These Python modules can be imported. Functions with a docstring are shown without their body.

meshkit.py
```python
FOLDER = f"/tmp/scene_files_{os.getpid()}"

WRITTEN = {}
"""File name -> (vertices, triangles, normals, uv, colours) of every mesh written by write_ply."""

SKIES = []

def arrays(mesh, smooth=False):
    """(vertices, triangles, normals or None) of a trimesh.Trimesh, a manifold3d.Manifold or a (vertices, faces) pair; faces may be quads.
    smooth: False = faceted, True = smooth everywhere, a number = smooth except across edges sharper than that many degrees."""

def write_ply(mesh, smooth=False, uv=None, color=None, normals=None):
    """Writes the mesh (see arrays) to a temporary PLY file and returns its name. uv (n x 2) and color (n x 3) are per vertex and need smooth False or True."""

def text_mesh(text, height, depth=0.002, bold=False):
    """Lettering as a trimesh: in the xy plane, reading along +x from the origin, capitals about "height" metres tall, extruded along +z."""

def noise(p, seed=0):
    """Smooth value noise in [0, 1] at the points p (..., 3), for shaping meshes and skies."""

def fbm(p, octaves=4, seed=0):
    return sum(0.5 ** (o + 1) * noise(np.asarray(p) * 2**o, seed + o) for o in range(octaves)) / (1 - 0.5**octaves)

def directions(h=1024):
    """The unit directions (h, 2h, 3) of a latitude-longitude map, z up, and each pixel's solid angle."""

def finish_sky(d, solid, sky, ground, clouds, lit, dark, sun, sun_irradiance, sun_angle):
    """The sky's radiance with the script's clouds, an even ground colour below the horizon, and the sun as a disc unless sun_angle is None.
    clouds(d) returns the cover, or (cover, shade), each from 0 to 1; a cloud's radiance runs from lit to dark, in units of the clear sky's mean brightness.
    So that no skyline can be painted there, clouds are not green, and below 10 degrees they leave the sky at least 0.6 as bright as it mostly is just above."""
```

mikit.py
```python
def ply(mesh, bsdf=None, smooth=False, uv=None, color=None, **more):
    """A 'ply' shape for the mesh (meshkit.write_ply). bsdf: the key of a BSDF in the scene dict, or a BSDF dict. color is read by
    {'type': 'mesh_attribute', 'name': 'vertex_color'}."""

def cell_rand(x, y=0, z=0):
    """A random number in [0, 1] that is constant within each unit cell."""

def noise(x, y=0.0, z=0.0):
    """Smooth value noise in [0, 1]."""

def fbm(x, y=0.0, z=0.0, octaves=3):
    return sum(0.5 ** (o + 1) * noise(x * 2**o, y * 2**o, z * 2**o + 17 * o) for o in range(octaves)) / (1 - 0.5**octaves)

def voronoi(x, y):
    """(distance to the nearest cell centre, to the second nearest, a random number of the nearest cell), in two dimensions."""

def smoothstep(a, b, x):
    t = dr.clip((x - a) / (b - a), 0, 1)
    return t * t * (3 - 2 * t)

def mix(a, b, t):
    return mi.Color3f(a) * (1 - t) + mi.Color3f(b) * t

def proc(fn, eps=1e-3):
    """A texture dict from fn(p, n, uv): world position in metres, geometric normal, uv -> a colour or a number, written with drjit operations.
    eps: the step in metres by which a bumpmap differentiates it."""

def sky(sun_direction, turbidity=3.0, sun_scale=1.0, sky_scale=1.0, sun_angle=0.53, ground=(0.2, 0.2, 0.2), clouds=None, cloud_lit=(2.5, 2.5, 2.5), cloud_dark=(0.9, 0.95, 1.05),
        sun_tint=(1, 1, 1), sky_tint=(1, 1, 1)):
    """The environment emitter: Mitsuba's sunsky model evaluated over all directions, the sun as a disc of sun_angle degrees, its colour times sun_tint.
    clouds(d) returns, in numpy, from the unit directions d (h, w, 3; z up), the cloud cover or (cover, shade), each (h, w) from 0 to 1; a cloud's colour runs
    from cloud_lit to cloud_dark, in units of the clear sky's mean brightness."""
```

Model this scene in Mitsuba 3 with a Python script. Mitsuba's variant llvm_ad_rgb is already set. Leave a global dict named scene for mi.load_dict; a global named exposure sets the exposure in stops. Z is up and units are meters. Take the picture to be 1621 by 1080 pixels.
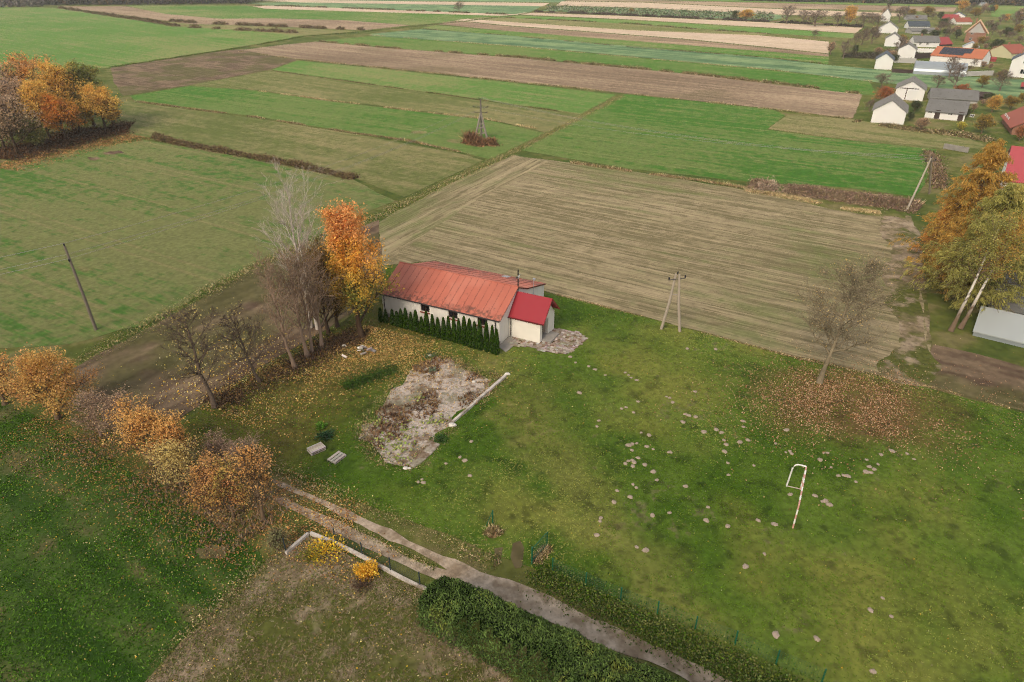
import math, random
import numpy as np, trimesh, mitsuba as mi, mikit, meshkit
import drjit as dr
from shapely.geometry import Polygon, LineString, Point
from shapely.ops import unary_union
from shapely import prepare, contains_xy
from mikit import noise as N, fbm, voronoi, smoothstep as SS, mix, cell_rand
T = mi.ScalarTransform4f
scene, labels = {}, {}

# ------------------------------------------------------------------ camera, sky, exposure
CAM_H, PITCH, FOC = 33.0, math.radians(29.0), 1081.0
SCENE_FOV = 2*math.degrees(math.atan(810.5/FOC))
scene['camera'] = {'type': 'perspective', 'fov': SCENE_FOV, 'fov_axis': 'x', 'near_clip': 0.5, 'far_clip': 6000.0,
    'to_world': T().look_at(origin=[0, 0, CAM_H], target=[0, math.cos(PITCH), CAM_H-math.sin(PITCH)], up=[0, 0, 1])}
scene['sky'] = mikit.sky((-0.42, -0.72, 0.62), turbidity=4, sun_scale=0.55, sun_angle=24, clouds=lambda d: 1.0, cloud_lit=(1.25, 1.27, 1.33), sun_tint=(.90, .96, 1.06))
exposure = 2.2

# ------------------------------------------------------------------ helpers
Cc = np.array([0, 0, CAM_H]); FW = np.array([0, math.cos(PITCH), -math.sin(PITCH)]); UP = np.array([0, math.sin(PITCH), math.cos(PITCH)])
def ray(u, v): return FW+np.array([1., 0, 0])*(u-810.5)/FOC-UP*(v-540)/FOC
def G(u, v, z=0.0):
    "the ground point (height z) surveyed at a pixel of the photograph"
    d = ray(u, v); return Cc+d*((z-CAM_H)/d[2])
def hgt(b, u, v):
    "height above ground of something standing at b whose top is seen at (u, v)"
    n = Cc-b; n[2] = 0; d = ray(u, v); return float((Cc+d*(((b-Cc)@n)/(d@n)))[2])
def L(r, g, b, k=1.25):
    return tuple(float(((c/255)**2.2)/k) for c in (r, g, b))
def numbered(name):
    if not any(k == name or k.startswith(name+'__') for k in scene) and name not in labels: return name
    i = 1
    while f'{name}_{i:03d}' in labels or f'{name}_{i:03d}' in scene: i += 1
    return f'{name}_{i:03d}'
counts = {}
def sub(parent, name):
    k = f'{parent}__{name}'
    if k not in scene: return k
    c = counts.get(k, 0)+1; counts[k] = c
    return f'{k}_{c:03d}'
def thing(name, label, cat, group=None):
    k = numbered(name); labels[k] = {'label': label, 'category': cat}
    if group: labels[k]['group'] = group
    return k
def put(parent, name, shape, label=None, kind=None):
    k = sub(parent, name); scene[k] = shape
    if label or kind:
        labels[k] = {}
        if label: labels[k]['label'] = label
        if kind: labels[k]['kind'] = kind
    return k
def solo(name, shape, label, cat=None, kind=None, group=None):
    k = numbered(name); scene[k] = shape; labels[k] = {'label': label}
    if cat: labels[k]['category'] = cat
    if kind: labels[k]['kind'] = kind
    if group: labels[k]['group'] = group
    return k
def mat(key, col, rough=0.7, **kw):
    scene[key] = {'type': 'twosided', 'bsdf': {'type': 'principled', 'base_color': {'type': 'rgb', 'value': list(col)} if not isinstance(col, dict) else col, 'roughness': rough, 'specular': kw.pop('specular', 0.3), **kw}}
def pmat(key, fn, bump=None, scale=1.0, rough=0.9, eps=0.02):
    b = {'type': 'principled', 'base_color': mikit.proc(fn), 'roughness': rough, 'specular': 0.15}
    if bump: b = {'type': 'bumpmap', 'nested': b, 'arbitrary': mikit.proc(bump, eps), 'scale': scale}
    scene[key] = {'type': 'twosided', 'bsdf': b}
class MB:
    "a mesh made of many pieces, with one colour per piece"
    def __init__(s): s.v, s.f, s.c, s.n = [], [], [], 0
    def add(s, v, f, c=(.5, .5, .5)):
        v = np.asarray(v, float); f = np.asarray(f, int)
        if f.shape[1] == 4: f = np.vstack([f[:, [0, 1, 2]], f[:, [0, 2, 3]]])
        c = np.asarray(c, float)
        s.v.append(v); s.f.append(f+s.n); s.c.append(np.broadcast_to(c, (len(v), 3)) if c.ndim == 1 else c); s.n += len(v); return s
    def tm(s, m, c=(.5, .5, .5)): return s.add(m.vertices, m.faces, c)
    def box(s, lo, hi, fr=None, c=(.5, .5, .5)):
        lo, hi = np.array(lo, float), np.array(hi, float)
        v = np.array([[(lo, hi)[i][0], (lo, hi)[j][1], (lo, hi)[k][2]] for i in (0, 1) for j in (0, 1) for k in (0, 1)])
        f = [[0, 1, 3, 2], [4, 6, 7, 5], [0, 4, 5, 1], [2, 3, 7, 6], [0, 2, 6, 4], [1, 5, 7, 3]]
        return s.add(v if fr is None else fr(v), f, c)
    def tube(s, pts, rad, sides=6, c=(.5, .5, .5)):
        v, f = tubes(np.asarray(pts, float)[None], np.broadcast_to(np.asarray(rad, float), (len(pts),))[None], sides)
        s.add(v, f, c)
        k = len(pts)
        s.add(v[-sides:], [[0, i, i+1] for i in range(1, sides-1)], c); return s
    def arr(s): return np.vstack(s.v), np.vstack(s.f), np.vstack(s.c)
    def shape(s, bsdf='vcol', smooth=False, **kw):
        v, f, c = s.arr()
        if bsdf in ('vcol', 'leaf', 'bark', 'vmetal'): return mikit.ply((v, f), bsdf, smooth=smooth, color=c, **kw)
        return mikit.ply((v, f), bsdf, smooth=smooth, **kw)
def tubes(P, R, sides):
    "n polylines of k points (n,k,3), radii (n,k) -> vertices, faces"
    n, k, _ = P.shape
    t = np.gradient(P, axis=1); t /= np.linalg.norm(t, axis=2, keepdims=True)+1e-12
    ref = np.where(np.abs(t[..., 2:]) < 0.9, [0, 0, 1.], [1., 0, 0])
    a = np.cross(t, ref); a /= np.linalg.norm(a, axis=2, keepdims=True)+1e-12; b = np.cross(t, a)
    an = np.arange(sides)*2*np.pi/sides
    v = P[:, :, None]+R[:, :, None, None]*(np.cos(an)[:, None]*a[:, :, None]+np.sin(an)[:, None]*b[:, :, None])
    i, j, q = np.meshgrid(np.arange(n), np.arange(k-1), np.arange(sides), indexing='ij')
    at = lambda jj, qq: (i*k+jj)*sides+qq % sides
    f = np.stack([at(j, q), at(j, q+1), at(j+1, q+1), at(j+1, q)], -1).reshape(-1, 4)
    return v.reshape(-1, 3), f
def leaves(rng, C, size, cols, up=0.3, aspect=0.65, dirs=None):
    "rhombic leaves at the points C (n,3) -> vertices, faces, colours"
    n = len(C)
    d = rng.normal(size=(n, 3)) if dirs is None else dirs+rng.normal(size=(n, 3))*.25
    d /= np.linalg.norm(d, axis=1, keepdims=True)+1e-9
    nn = rng.normal(size=(n, 3)); nn[:, 2] += up*3; nn -= d*(nn*d).sum(1, keepdims=True); nn /= np.linalg.norm(nn, axis=1, keepdims=True)+1e-9
    w = np.cross(d, nn); s = (size*rng.uniform(.65, 1.35, n))[:, None]
    V = np.stack([C-d*s*.5, C+w*s*.5*aspect, C+d*s*.5, C-w*s*.5*aspect], 1).reshape(-1, 3)
    i = np.arange(n)[:, None]*4
    return V, np.vstack([i+[0, 1, 2], i+[0, 2, 3]]), np.repeat(cols, 4, 0)
def pal(rng, n, cols, jit=.18, w=None):
    c = np.array(cols)[rng.choice(len(cols), n, p=None if w is None else np.array(w)/sum(w))]
    return c*np.exp(rng.normal(size=(n, 1))*jit)*np.exp(rng.normal(size=(n, 3))*.05)

# ------------------------------------------------------------------ materials
vc = {'type': 'mesh_attribute', 'name': 'vertex_color'}
scene['vcol'] = {'type': 'twosided', 'bsdf': {'type': 'diffuse', 'reflectance': vc}}
scene['vmetal'] = {'type': 'twosided', 'bsdf': {'type': 'principled', 'base_color': vc, 'roughness': .45, 'specular': .5}}
scene['leaf'] = {'type': 'principledthin', 'base_color': vc, 'roughness': .6, 'diff_trans': 1.0, 'spec_trans': 0.0, 'eta': 1.3}
scene['bark'] = {'type': 'twosided', 'bsdf': {'type': 'diffuse', 'reflectance': vc}}

def streak(uv, a, b, s=0.0): return N(uv.x*a+s, uv.y*b+s*1.7)
def tone(uv): return cell_rand(dr.floor(uv.x/4000.0), 7)
def tram(uv, w):
    m = dr.abs(uv.y/w-dr.floor(uv.y/w)-.5)*w
    return SS(.36, .12, dr.abs(m-.95))
def crop_fn(p, n, uv, dry=.62):
    big = fbm(p.x*.022, p.y*.022, 3.0, 3); st = streak(uv, .05, .9); fine = streak(uv, .7, 5.0, 5.0); rag = fbm(p.x*.8, p.y*.8, 1.0, 4)
    t = SS(.44, .70, big*.42+st*.22+fine*.14+rag*.34)
    g = mix(L(68, 112, 36), L(90, 128, 58), tone(uv))
    c = mix(g, L(144, 138, 94), dr.minimum(1, t*dry+tram(uv, 13.0)*.35*(.3+rag)))
    return c*(.70+.60*fbm(p.x*2.6, p.y*2.6, 0.0, 3))
def fallow_fn(p, n, uv):
    big = fbm(p.x*.03, p.y*.03, 9.0, 3); st = streak(uv, .04, .8, 3.0); rag = fbm(p.x*.8, p.y*.8, 1.0, 4); fine = streak(uv, .5, 5.0, 2.0)
    t = SS(.32, .72, big*.35+st*.22+rag*.3+fine*.16)
    c = mix(L(98, 108, 58), L(140, 132, 92), t)
    return c*(.72+.56*fbm(p.x*2.4, p.y*2.4, 0.0, 3))
def plough_fn(p, n, uv):
    big = fbm(p.x*.02, p.y*.03, 2.0, 3); st = streak(uv, .02, .7, 8.0); cl = fbm(uv.x*1.2, uv.y*2.4, 4.0, 3)
    t = SS(.25, .8, big*.5+st*.3+cl*.25)
    c = mix(L(120, 102, 84), L(170, 148, 124), t)
    c = mix(c, L(96, 92, 58), SS(.55, .75, fbm(p.x*.035, p.y*.05, 6.0, 3))*.3)
    return c*(.72+.55*cl)
def tan_fn(p, n, uv):
    st = streak(uv, .015, .3, 1.0); rag = fbm(p.x*.12, p.y*.12, 2.0, 3)
    return mix(L(170, 150, 126), L(206, 186, 164), st*.6+rag*.4)*(.85+.3*fbm(p.x, p.y, 0.0, 2))
def teal_fn(p, n, uv):
    st = streak(uv, .02, .4, 2.0); rag = fbm(p.x*.15, p.y*.15, 5.0, 3)
    return mix(L(82, 112, 78), L(124, 146, 104), SS(.25, .75, st*.45+rag*.55))*(.8+.4*fbm(p.x*.9, p.y*.9, 0.0, 2))
def stubble_fn(p, n, uv):
    row = streak(uv, .09, 2.3, 1.0); row2 = streak(uv, .3, 6.0, 4.0); wide = streak(uv, .012, .28, 7.0); big = fbm(p.x*.05, p.y*.05, 5.0, 3); rag = fbm(p.x*.9, p.y*.9, 3.0, 3)
    t = SS(.28, .74, row*.30+row2*.22+wide*.14+rag*.34)
    c = mix(L(126, 116, 86), L(168, 152, 122), t)
    gr = SS(.42, .74, big*.5+streak(uv, .03, .7, 9.0)*.25+rag*.27)
    c = mix(c, L(98, 112, 58), gr*.7)
    return c*(.66+.34*row2+.34*fbm(p.x*3.0, p.y*3.0, 2.0, 3))
def soil_fn(p, n, uv):
    a = fbm(p.x*.35, p.y*.35, 2.0, 4); st = streak(uv, .15, 1.6, 2.0)
    c = mix(L(100, 82, 68), L(140, 120, 98), SS(.25, .75, st*.5+a*.5))
    c = mix(c, L(88, 94, 46), SS(.42, .64, fbm(p.x*.14, p.y*.14, 8.0, 4))*.6)
    return c*(.6+.56*fbm(p.x*2.2, p.y*2.2, 0.0, 3))
def lawn_fn(p, n, uv):
    a = fbm(p.x*.085, p.y*.085, 11.0, 3); b = fbm(p.x*.45, p.y*.45, 4.0, 3); c0 = fbm(p.x*2.4, p.y*2.4, 1.0, 3)
    c = mix(L(66, 94, 24), L(94, 116, 44), SS(.3, .7, a*.6+b*.4))
    c = mix(c, L(138, 132, 68), SS(.5, .75, a*.55+fbm(p.x*.2, p.y*.2, 21.0, 3)*.45)*.55)
    c = mix(c, L(120, 112, 82), SS(.66, .8, b*.6+c0*.4)*.6)
    # trodden, yellowed band running from the church towards the gate
    d = dr.abs((p.x-3.4)*.93+(p.y-42.0)*.36+1.2*(b-.5)*4)
    c = mix(c, L(142, 134, 76), SS(4.2, .4, d)*SS(22.0, 14.0, dr.abs(p.y-42.0))*.42*(.5+b))
    # brown ground worn bare and rotted beneath the big tree and the tree row
    r1 = dr.sqrt(dr.square((p.x-29.5)*.75)+dr.square(p.y-48.5)); r2 = dr.abs((p.x+17.0)*.912-(p.y-54.0)*.411)
    c = mix(c, L(112, 86, 58), SS(8.2, 3.0, r1+3.0*(b-.5))*.8)
    c = mix(c, L(104, 84, 50), SS(9.0, 2.0, r2+5.0*(a-.5))*.62)
    dk = SS(.56, .76, fbm(p.x*1.15, p.y*1.15, 31.0, 4))
    c = mix(c, c*.62, dk)
    return c*(.60+.80*fbm(p.x*3.6, p.y*3.6, 1.0, 3))
def green_fn(p, n, uv):
    st = streak(uv, .06, .9, 3.0); b = fbm(p.x*.3, p.y*.3, 4.0, 3); c0 = fbm(p.x*2.0, p.y*2.0, 1.0, 3)
    c = mix(L(48, 76, 22), L(76, 98, 44), SS(.25, .75, st*.55+b*.45))
    c = mix(c, L(112, 96, 72), SS(.58, .75, b*.6+st*.4)*.6)
    return c*(.66+.68*c0)
def verge_fn(p, n, uv):
    a = fbm(p.x*.06, p.y*.06, 2.0, 3); b = fbm(p.x*.4, p.y*.4, 4.0, 3); c0 = fbm(p.x*1.8, p.y*1.8, 1.0, 3)
    c = mix(L(72, 88, 38), L(108, 110, 58), SS(.3, .7, a*.5+b*.5))
    c = mix(c, L(126, 112, 84), SS(.52, .72, b*.6+a*.4)*.6)
    return c*(.66+.68*c0)
def dry_fn(p, n, uv):
    a = fbm(p.x*.16, p.y*.16, 2.0, 3); b = fbm(p.x*.9, p.y*.9, 4.0, 4); c0 = fbm(p.x*3.0, p.y*3.0, 1.0, 3)
    c = mix(L(92, 96, 48), L(136, 120, 96), SS(.42, .64, a*.65+b*.35))
    c = mix(c, L(170, 152, 130), SS(.5, .72, b*.7+a*.3)*.8)
    return c*(.55+.85*c0)
def bed_fn(p, n, uv):
    a = fbm(p.x*.4, p.y*.4, 6.0, 3); b = fbm(p.x*2.6, p.y*2.6, 4.0, 4); c0 = fbm(p.x*7.0, p.y*7.0, 1.0, 3)
    c = mix(L(128, 110, 92), L(200, 188, 178), SS(.32, .56, a*.4+b*.6))
    c = mix(c, L(92, 94, 52), SS(.5, .68, fbm(p.x*.6, p.y*.6, 15.0, 3)*.6+b*.4)*.6)
    return c*(.62+.76*c0)
def road_fn(p, n, uv):
    a = fbm(p.x*.4, p.y*.4, 6.0, 3); b = fbm(p.x*2.0, p.y*2.0, 4.0, 4)
    c = mix(L(148, 130, 110), L(200, 182, 162), SS(.3, .7, a*.4+b*.6))
    return c*(.75+.5*fbm(p.x*6.0, p.y*6.0, 1.0, 2))
pmat('crop', crop_fn); pmat('crop_bright', lambda p, n, uv: crop_fn(p, n, uv, .50)*mi.Color3f(.84, .95, .82)); pmat('crop_dark', lambda p, n, uv: crop_fn(p, n, uv, .75)*mi.Color3f(.79, .81, .78)); pmat('fallow', fallow_fn); pmat('plough', plough_fn); pmat('tan', tan_fn); pmat('teal', teal_fn)
pmat('stubble', stubble_fn); pmat('soil', soil_fn); pmat('lawn', lawn_fn); pmat('green', green_fn); pmat('verge', verge_fn); pmat('dry', dry_fn); pmat('bed', bed_fn); pmat('road', road_fn)
def plaster_fn(p, n, uv):
    a = fbm(p.x*.7, p.y*.7, p.z*.5, 3); low = SS(.9, .0, p.z+.5*(N(p.x*2.0, p.y*2.0)-.5))
    c = mix((.80, .775, .735), (.72, .685, .635), a)
    c = mix(c, (.56, .52, .46), SS(.55, .8, fbm(p.x*3.0, p.y*3.0, p.z*.35, 3))*.30)
    return mix(c, (.5, .46, .39), low*.35)
pmat('plaster', plaster_fn, rough=.85)
def cream_fn(p, n, uv):
    return mix((.82, .79, .71), (.77, .73, .65), fbm(p.x*.8, p.y*.8, p.z*.8, 3))
pmat('cream', cream_fn, rough=.85)
def redroof_fn(p, n, uv):
    a = fbm(p.x*1.1, p.y*1.1, p.z*1.1, 3); b = fbm(p.x*4.0, p.y*4.0, p.z*4.0, 3)
    c = mix((.50, .158, .105), (.44, .138, .098), a)
    c = mix(c, (.54, .215, .16), SS(.5, .75, fbm(p.x*.5, p.y*.5, 3.0, 3))*.5)
    low = SS(3.7, 2.7, p.z)      # lichen and soot gathered along the eaves
    return mix(c, (.085, .055, .045), SS(.52, .72, b*.55+a*.2+low*.25)*.75)
pmat('red_sheet', redroof_fn, rough=.5)
def asb_fn(p, n, uv):
    a = fbm(p.x*.6, p.y*.6, p.z*.6, 3); b = fbm(p.x*2.5, p.y*2.5, p.z*2.5, 3)
    c = mix((.15, .148, .145), (.25, .245, .24), a*.5+b*.5)
    return mix(c, (.10, .095, .075), SS(.55, .75, b)*.5)
pmat('fibre_sheet', asb_fn, bump=lambda p, n, uv: .03*dr.sin(uv.x*35.0), scale=1.0)
def brick_fn(p, n, uv):
    row = p.z/.085; h = N(p.x*3.0, p.y*3.0, dr.floor(row))
    c = mix((.33, .15, .09), (.24, .11, .075), h)
    return mix(c, (.4, .35, .3), SS(.78, .9, row-dr.floor(row))*.6)
pmat('brick', brick_fn)
mat('porch_red', (.30, .014, .026), .42, specular=.4)
mat('dark_red', (.12, .02, .02), .5)
mat('brown_wood', (.05, .022, .016), .5)
mat('sill_red', (.22, .06, .04), .7)
mat('tan_reveal', (.55, .45, .34), .8)
mat('gutter', (.055, .045, .045), .4)
mat('black_iron', (.02, .02, .022), .4)
mat('zinc', (.42, .46, .50), .35, metallic=.4)
mat('glass_dark', (.006, .007, .009), .08, specular=.6)
mat('white_paint', (.75, .75, .74), .45)
mat('red_paint', (.42, .07, .05), .5)
mat('green_paint', (.01, .085, .05), .4)
mat('dark_post', (.02, .035, .045), .4)
mat('solar', (.012, .015, .03), .12, specular=.7)
def conc_fn(p, n, uv): return mix((.22, .20, .18), (.36, .34, .31), fbm(p.x*2.0, p.y*2.0, p.z*2.0, 4))
pmat('concrete', conc_fn)
mat('tin_blue', (.33, .37, .40), .35, metallic=.3); mat('tin_pale', (.42, .45, .45), .4, metallic=.2)
mat('roof_orange', (.45, .15, .075), .6); mat('roof_red', (.32, .05, .05), .5); mat('roof_slate', (.06, .075, .095), .5); mat('roof_terra', (.30, .085, .055), .6); mat('roof_pink', (.42, .07, .08), .45)
mat('pale_wood', (.55, .36, .22), .7); mat('grey_wall', (.45, .44, .42), .8); mat('dark_wall', (.06, .04, .035), .8); mat('yellow_wall', (.62, .58, .36), .8); mat('white_wall', (.80, .79, .77), .8)

# ------------------------------------------------------------------ ground: one sheet, fields laid out on it
gx = np.array([[-1580, -280, -.03], [1580, -280, -.03], [1580, 1880, -.03], [-1580, 1880, -.03]])
solo('ground', mikit.ply((gx, np.array([[0, 1, 2, 3]])), 'verge', uv=gx[:, :2]), 'rough grass of the plain between the fields', kind='structure')
fields = []
def wig(poly, rng_seed, amp):
    "ragged field edges"
    out = []
    P = np.array(poly)
    for a, b in zip(P, np.roll(P, -1, 0)):
        d = np.linalg.norm(b-a); step = max(.8, .012*np.linalg.norm((a+b)/2)); n = max(1, min(200, int(d/step)))
        t = np.arange(n)[:, None]/n; q = a+(b-a)*t
        nn = np.array([-(b-a)[1], (b-a)[0]])/max(d, 1e-6)
        w = (meshkit.noise(np.c_[q*.6, np.full(n, rng_seed*3.1)])-.5)*1.2+(meshkit.noise(np.c_[q*.13, np.full(n, rng_seed*7.7)])-.5)*1.6
        out.append(q+nn*(w*amp*np.minimum(1, t[:, 0]*4+.2))[:, None])
    return Polygon(np.vstack(out)).buffer(0)
def field(name, kind, px, row, label, amp=.35):
    g = [G(u, v)[:2] for u, v in px]
    a, b = G(*row[0])[:2], G(*row[1])[:2]; d = (b-a)/np.linalg.norm(b-a)
    fields.append([name, kind, wig(g, len(fields)+1, amp), d, label])
R1 = ((665, 412), (1520, 630)); R2 = ((500, 66), (1365, 150)); R3 = ((220, 162), (740, 243)); R4 = ((260, 222), (560, 280)); RB = ((75, 600), (600, 352))
R0 = ((800, 30), (1220, 54)); RA = ((0, 30), (250, 62))
field('field', 'crop', [(-60, 12), (60, 12), (100, 13), (180, 27), (280, 42), (420, 50), (480, 57), (375, 75), (250, 64), (130, 53), (50, 45), (-60, 28)], RA, 'pale green field sloping up to the far wood on the left')
field('field', 'crop', [(-60, 28), (50, 45), (130, 53), (250, 64), (375, 75), (175, 107), (-80, 130)], RA, 'bright green winter crop field behind the autumn copse')
field('field', 'plough', [(90, 10), (200, 10), (260, 22), (350, 30), (420, 29), (545, 32), (650, 40), (575, 48), (410, 41), (300, 38), (180, 22)], RA, 'brown ploughed strip curving below the far left wood')
field('field', 'fallow', [(180, 25), (300, 38), (410, 42), (575, 49), (480, 57), (420, 50), (280, 42)], RA, 'pale strip between two scrubby field edges on the left')
field('field', 'crop', [(200, 9), (390, 9), (420, 14), (620, 20), (815, 24), (760, 32), (650, 40), (545, 32), (420, 29), (350, 30), (260, 22)], RA, 'green field below the far left wood')
field('field', 'tan', [(400, 10), (430, 9), (820, 23), (815, 26), (620, 20), (420, 14)], R0, 'pale tan strip running towards the lone tree')
field('field', 'teal', [(390, 5), (480, 3), (860, 9), (840, 19), (820, 23), (430, 9)], R0, 'bluish green strip behind the lone tree')
field('field', 'tan', [(400, 1), (480, 0), (870, 5), (860, 10), (480, 4)], R0, 'thin pinkish strip beyond the lone tree')
field('field', 'teal', [(440, -8), (900, -6), (890, 4), (480, 0)], R0, 'bluish green field at the top of the view')
field('field', 'plough', [(375, 80), (440, 72), (500, 66), (600, 75), (820, 92), (1100, 118), (1365, 150), (1350, 188), (1220, 172), (990, 148), (800, 128), (600, 107), (470, 94)], R2, 'long brown ploughed field across the middle distance')
field('field', 'soil', [(175, 107), (375, 78), (470, 95), (430, 110), (300, 135), (195, 152), (180, 130)], R2, 'dark olive brown field behind the autumn copse')
field('field', 'crop', [(430, 111), (470, 96), (600, 109), (800, 130), (975, 150), (920, 181), (690, 148)], R2, 'narrow green field below the long ploughed field')
field('field', 'fallow', [(300, 135), (430, 112), (690, 149), (920, 182), (865, 210), (770, 188), (520, 158), (400, 142)], R2, 'dull olive field behind the lattice pylon')
field('field', 'crop_bright', [(205, 152), (300, 136), (400, 143), (520, 160), (770, 190), (862, 211), (775, 252), (740, 243), (640, 222), (400, 184), (215, 161)], R3, 'bright green field around the lattice pylon')
field('field', 'fallow', [(190, 158), (220, 163), (400, 187), (560, 212), (740, 246), (765, 254), (640, 312), (560, 282), (400, 250), (260, 222), (190, 212)], R3, 'dull olive field left of the lattice pylon')
field('field', 'crop_dark', [(-160, 300), (0, 268), (130, 235), (230, 222), (400, 251), (560, 284), (625, 318), (500, 375), (360, 440), (230, 515), (110, 545), (-160, 560)], R4, 'large green field around the leaning utility pole', amp=.6)
field('field', 'crop_bright', [(500, 65), (590, 57), (820, 74), (1220, 111), (1375, 129), (1390, 150), (1365, 150), (1100, 118), (820, 91), (600, 75)], R2, 'bright green strip above the long ploughed field')
field('field', 'teal', [(585, 54), (670, 46), (800, 56), (1220, 92), (1310, 103), (1390, 110), (1450, 117), (1640, 127), (1640, 165), (1500, 141), (1376, 129), (1220, 110), (820, 73), (590, 57)], R2, 'bluish green strip running behind the two white barns')
field('field', 'crop', [(665, 45), (690, 40), (800, 49), (1220, 82), (1312, 90), (1312, 102), (1220, 91), (800, 56)], R2, 'green strip between bluish strip and brown strip')
field('field', 'plough', [(690, 38), (720, 33), (800, 41), (1000, 56), (1090, 63), (1220, 76), (1312, 86), (1312, 90), (1220, 82), (800, 49)], R2, 'brown ploughed strip in the far middle')
field('field', 'tan', [(720, 32), (740, 30), (810, 35), (1000, 48), (1200, 56), (1312, 66), (1312, 85), (1220, 75), (1090, 62), (1000, 55), (800, 40)], R2, 'pale tan stubble strip in the far middle')
field('field', 'fallow', [(740, 29), (775, 27), (820, 29), (1000, 38), (1220, 54), (1200, 56), (1000, 48), (810, 35)], R0, 'pale green strip dotted with tussocks')
field('field', 'crop', [(775, 26), (810, 24), (1000, 32), (1220, 45), (1355, 54), (1350, 61), (1220, 53), (1000, 38), (820, 29)], R0, 'green strip right of the lone tree')
field('field', 'tan', [(815, 23), (830, 20), (1000, 26), (1220, 36), (1365, 44), (1355, 53), (1220, 44), (1000, 31)], R0, 'pinkish tan strip below the tree nursery')
field('field', 'soil', [(845, 20), (850, 18), (1000, 24), (1220, 33), (1365, 40), (1365, 43), (1220, 35), (1000, 25)], R0, 'dark soil edge below the tree nursery', amp=.1)
field('field', 'teal', [(855, 17), (875, 10), (1000, 13), (1220, 22), (1250, 26), (1220, 33), (1000, 23)], R0, 'tree nursery ground with rows of saplings')
field('field', 'tan', [(880, 9), (890, 2), (1010, 4), (1220, 14), (1430, 21), (1430, 26), (1250, 24), (1000, 12)], R0, 'pale mauve strip beyond the tree nursery')
field('field', 'plough', [(895, 1), (910, -3), (1010, 0), (1220, 5), (1515, 12), (1510, 19), (1220, 13), (1010, 3)], R0, 'dark mauve ploughed strip before the far right wood')
field('field', 'crop', [(915, -4), (1000, -5), (1240, 2), (1520, 8), (1515, 11), (1220, 4), (1010, -1)], R0, 'thin green strip before the far right wood')
field('field', 'crop', [(1565, 9), (1700, 9), (1700, 45), (1600, 28), (1570, 26)], R0, 'green field behind the village on the right')
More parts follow.
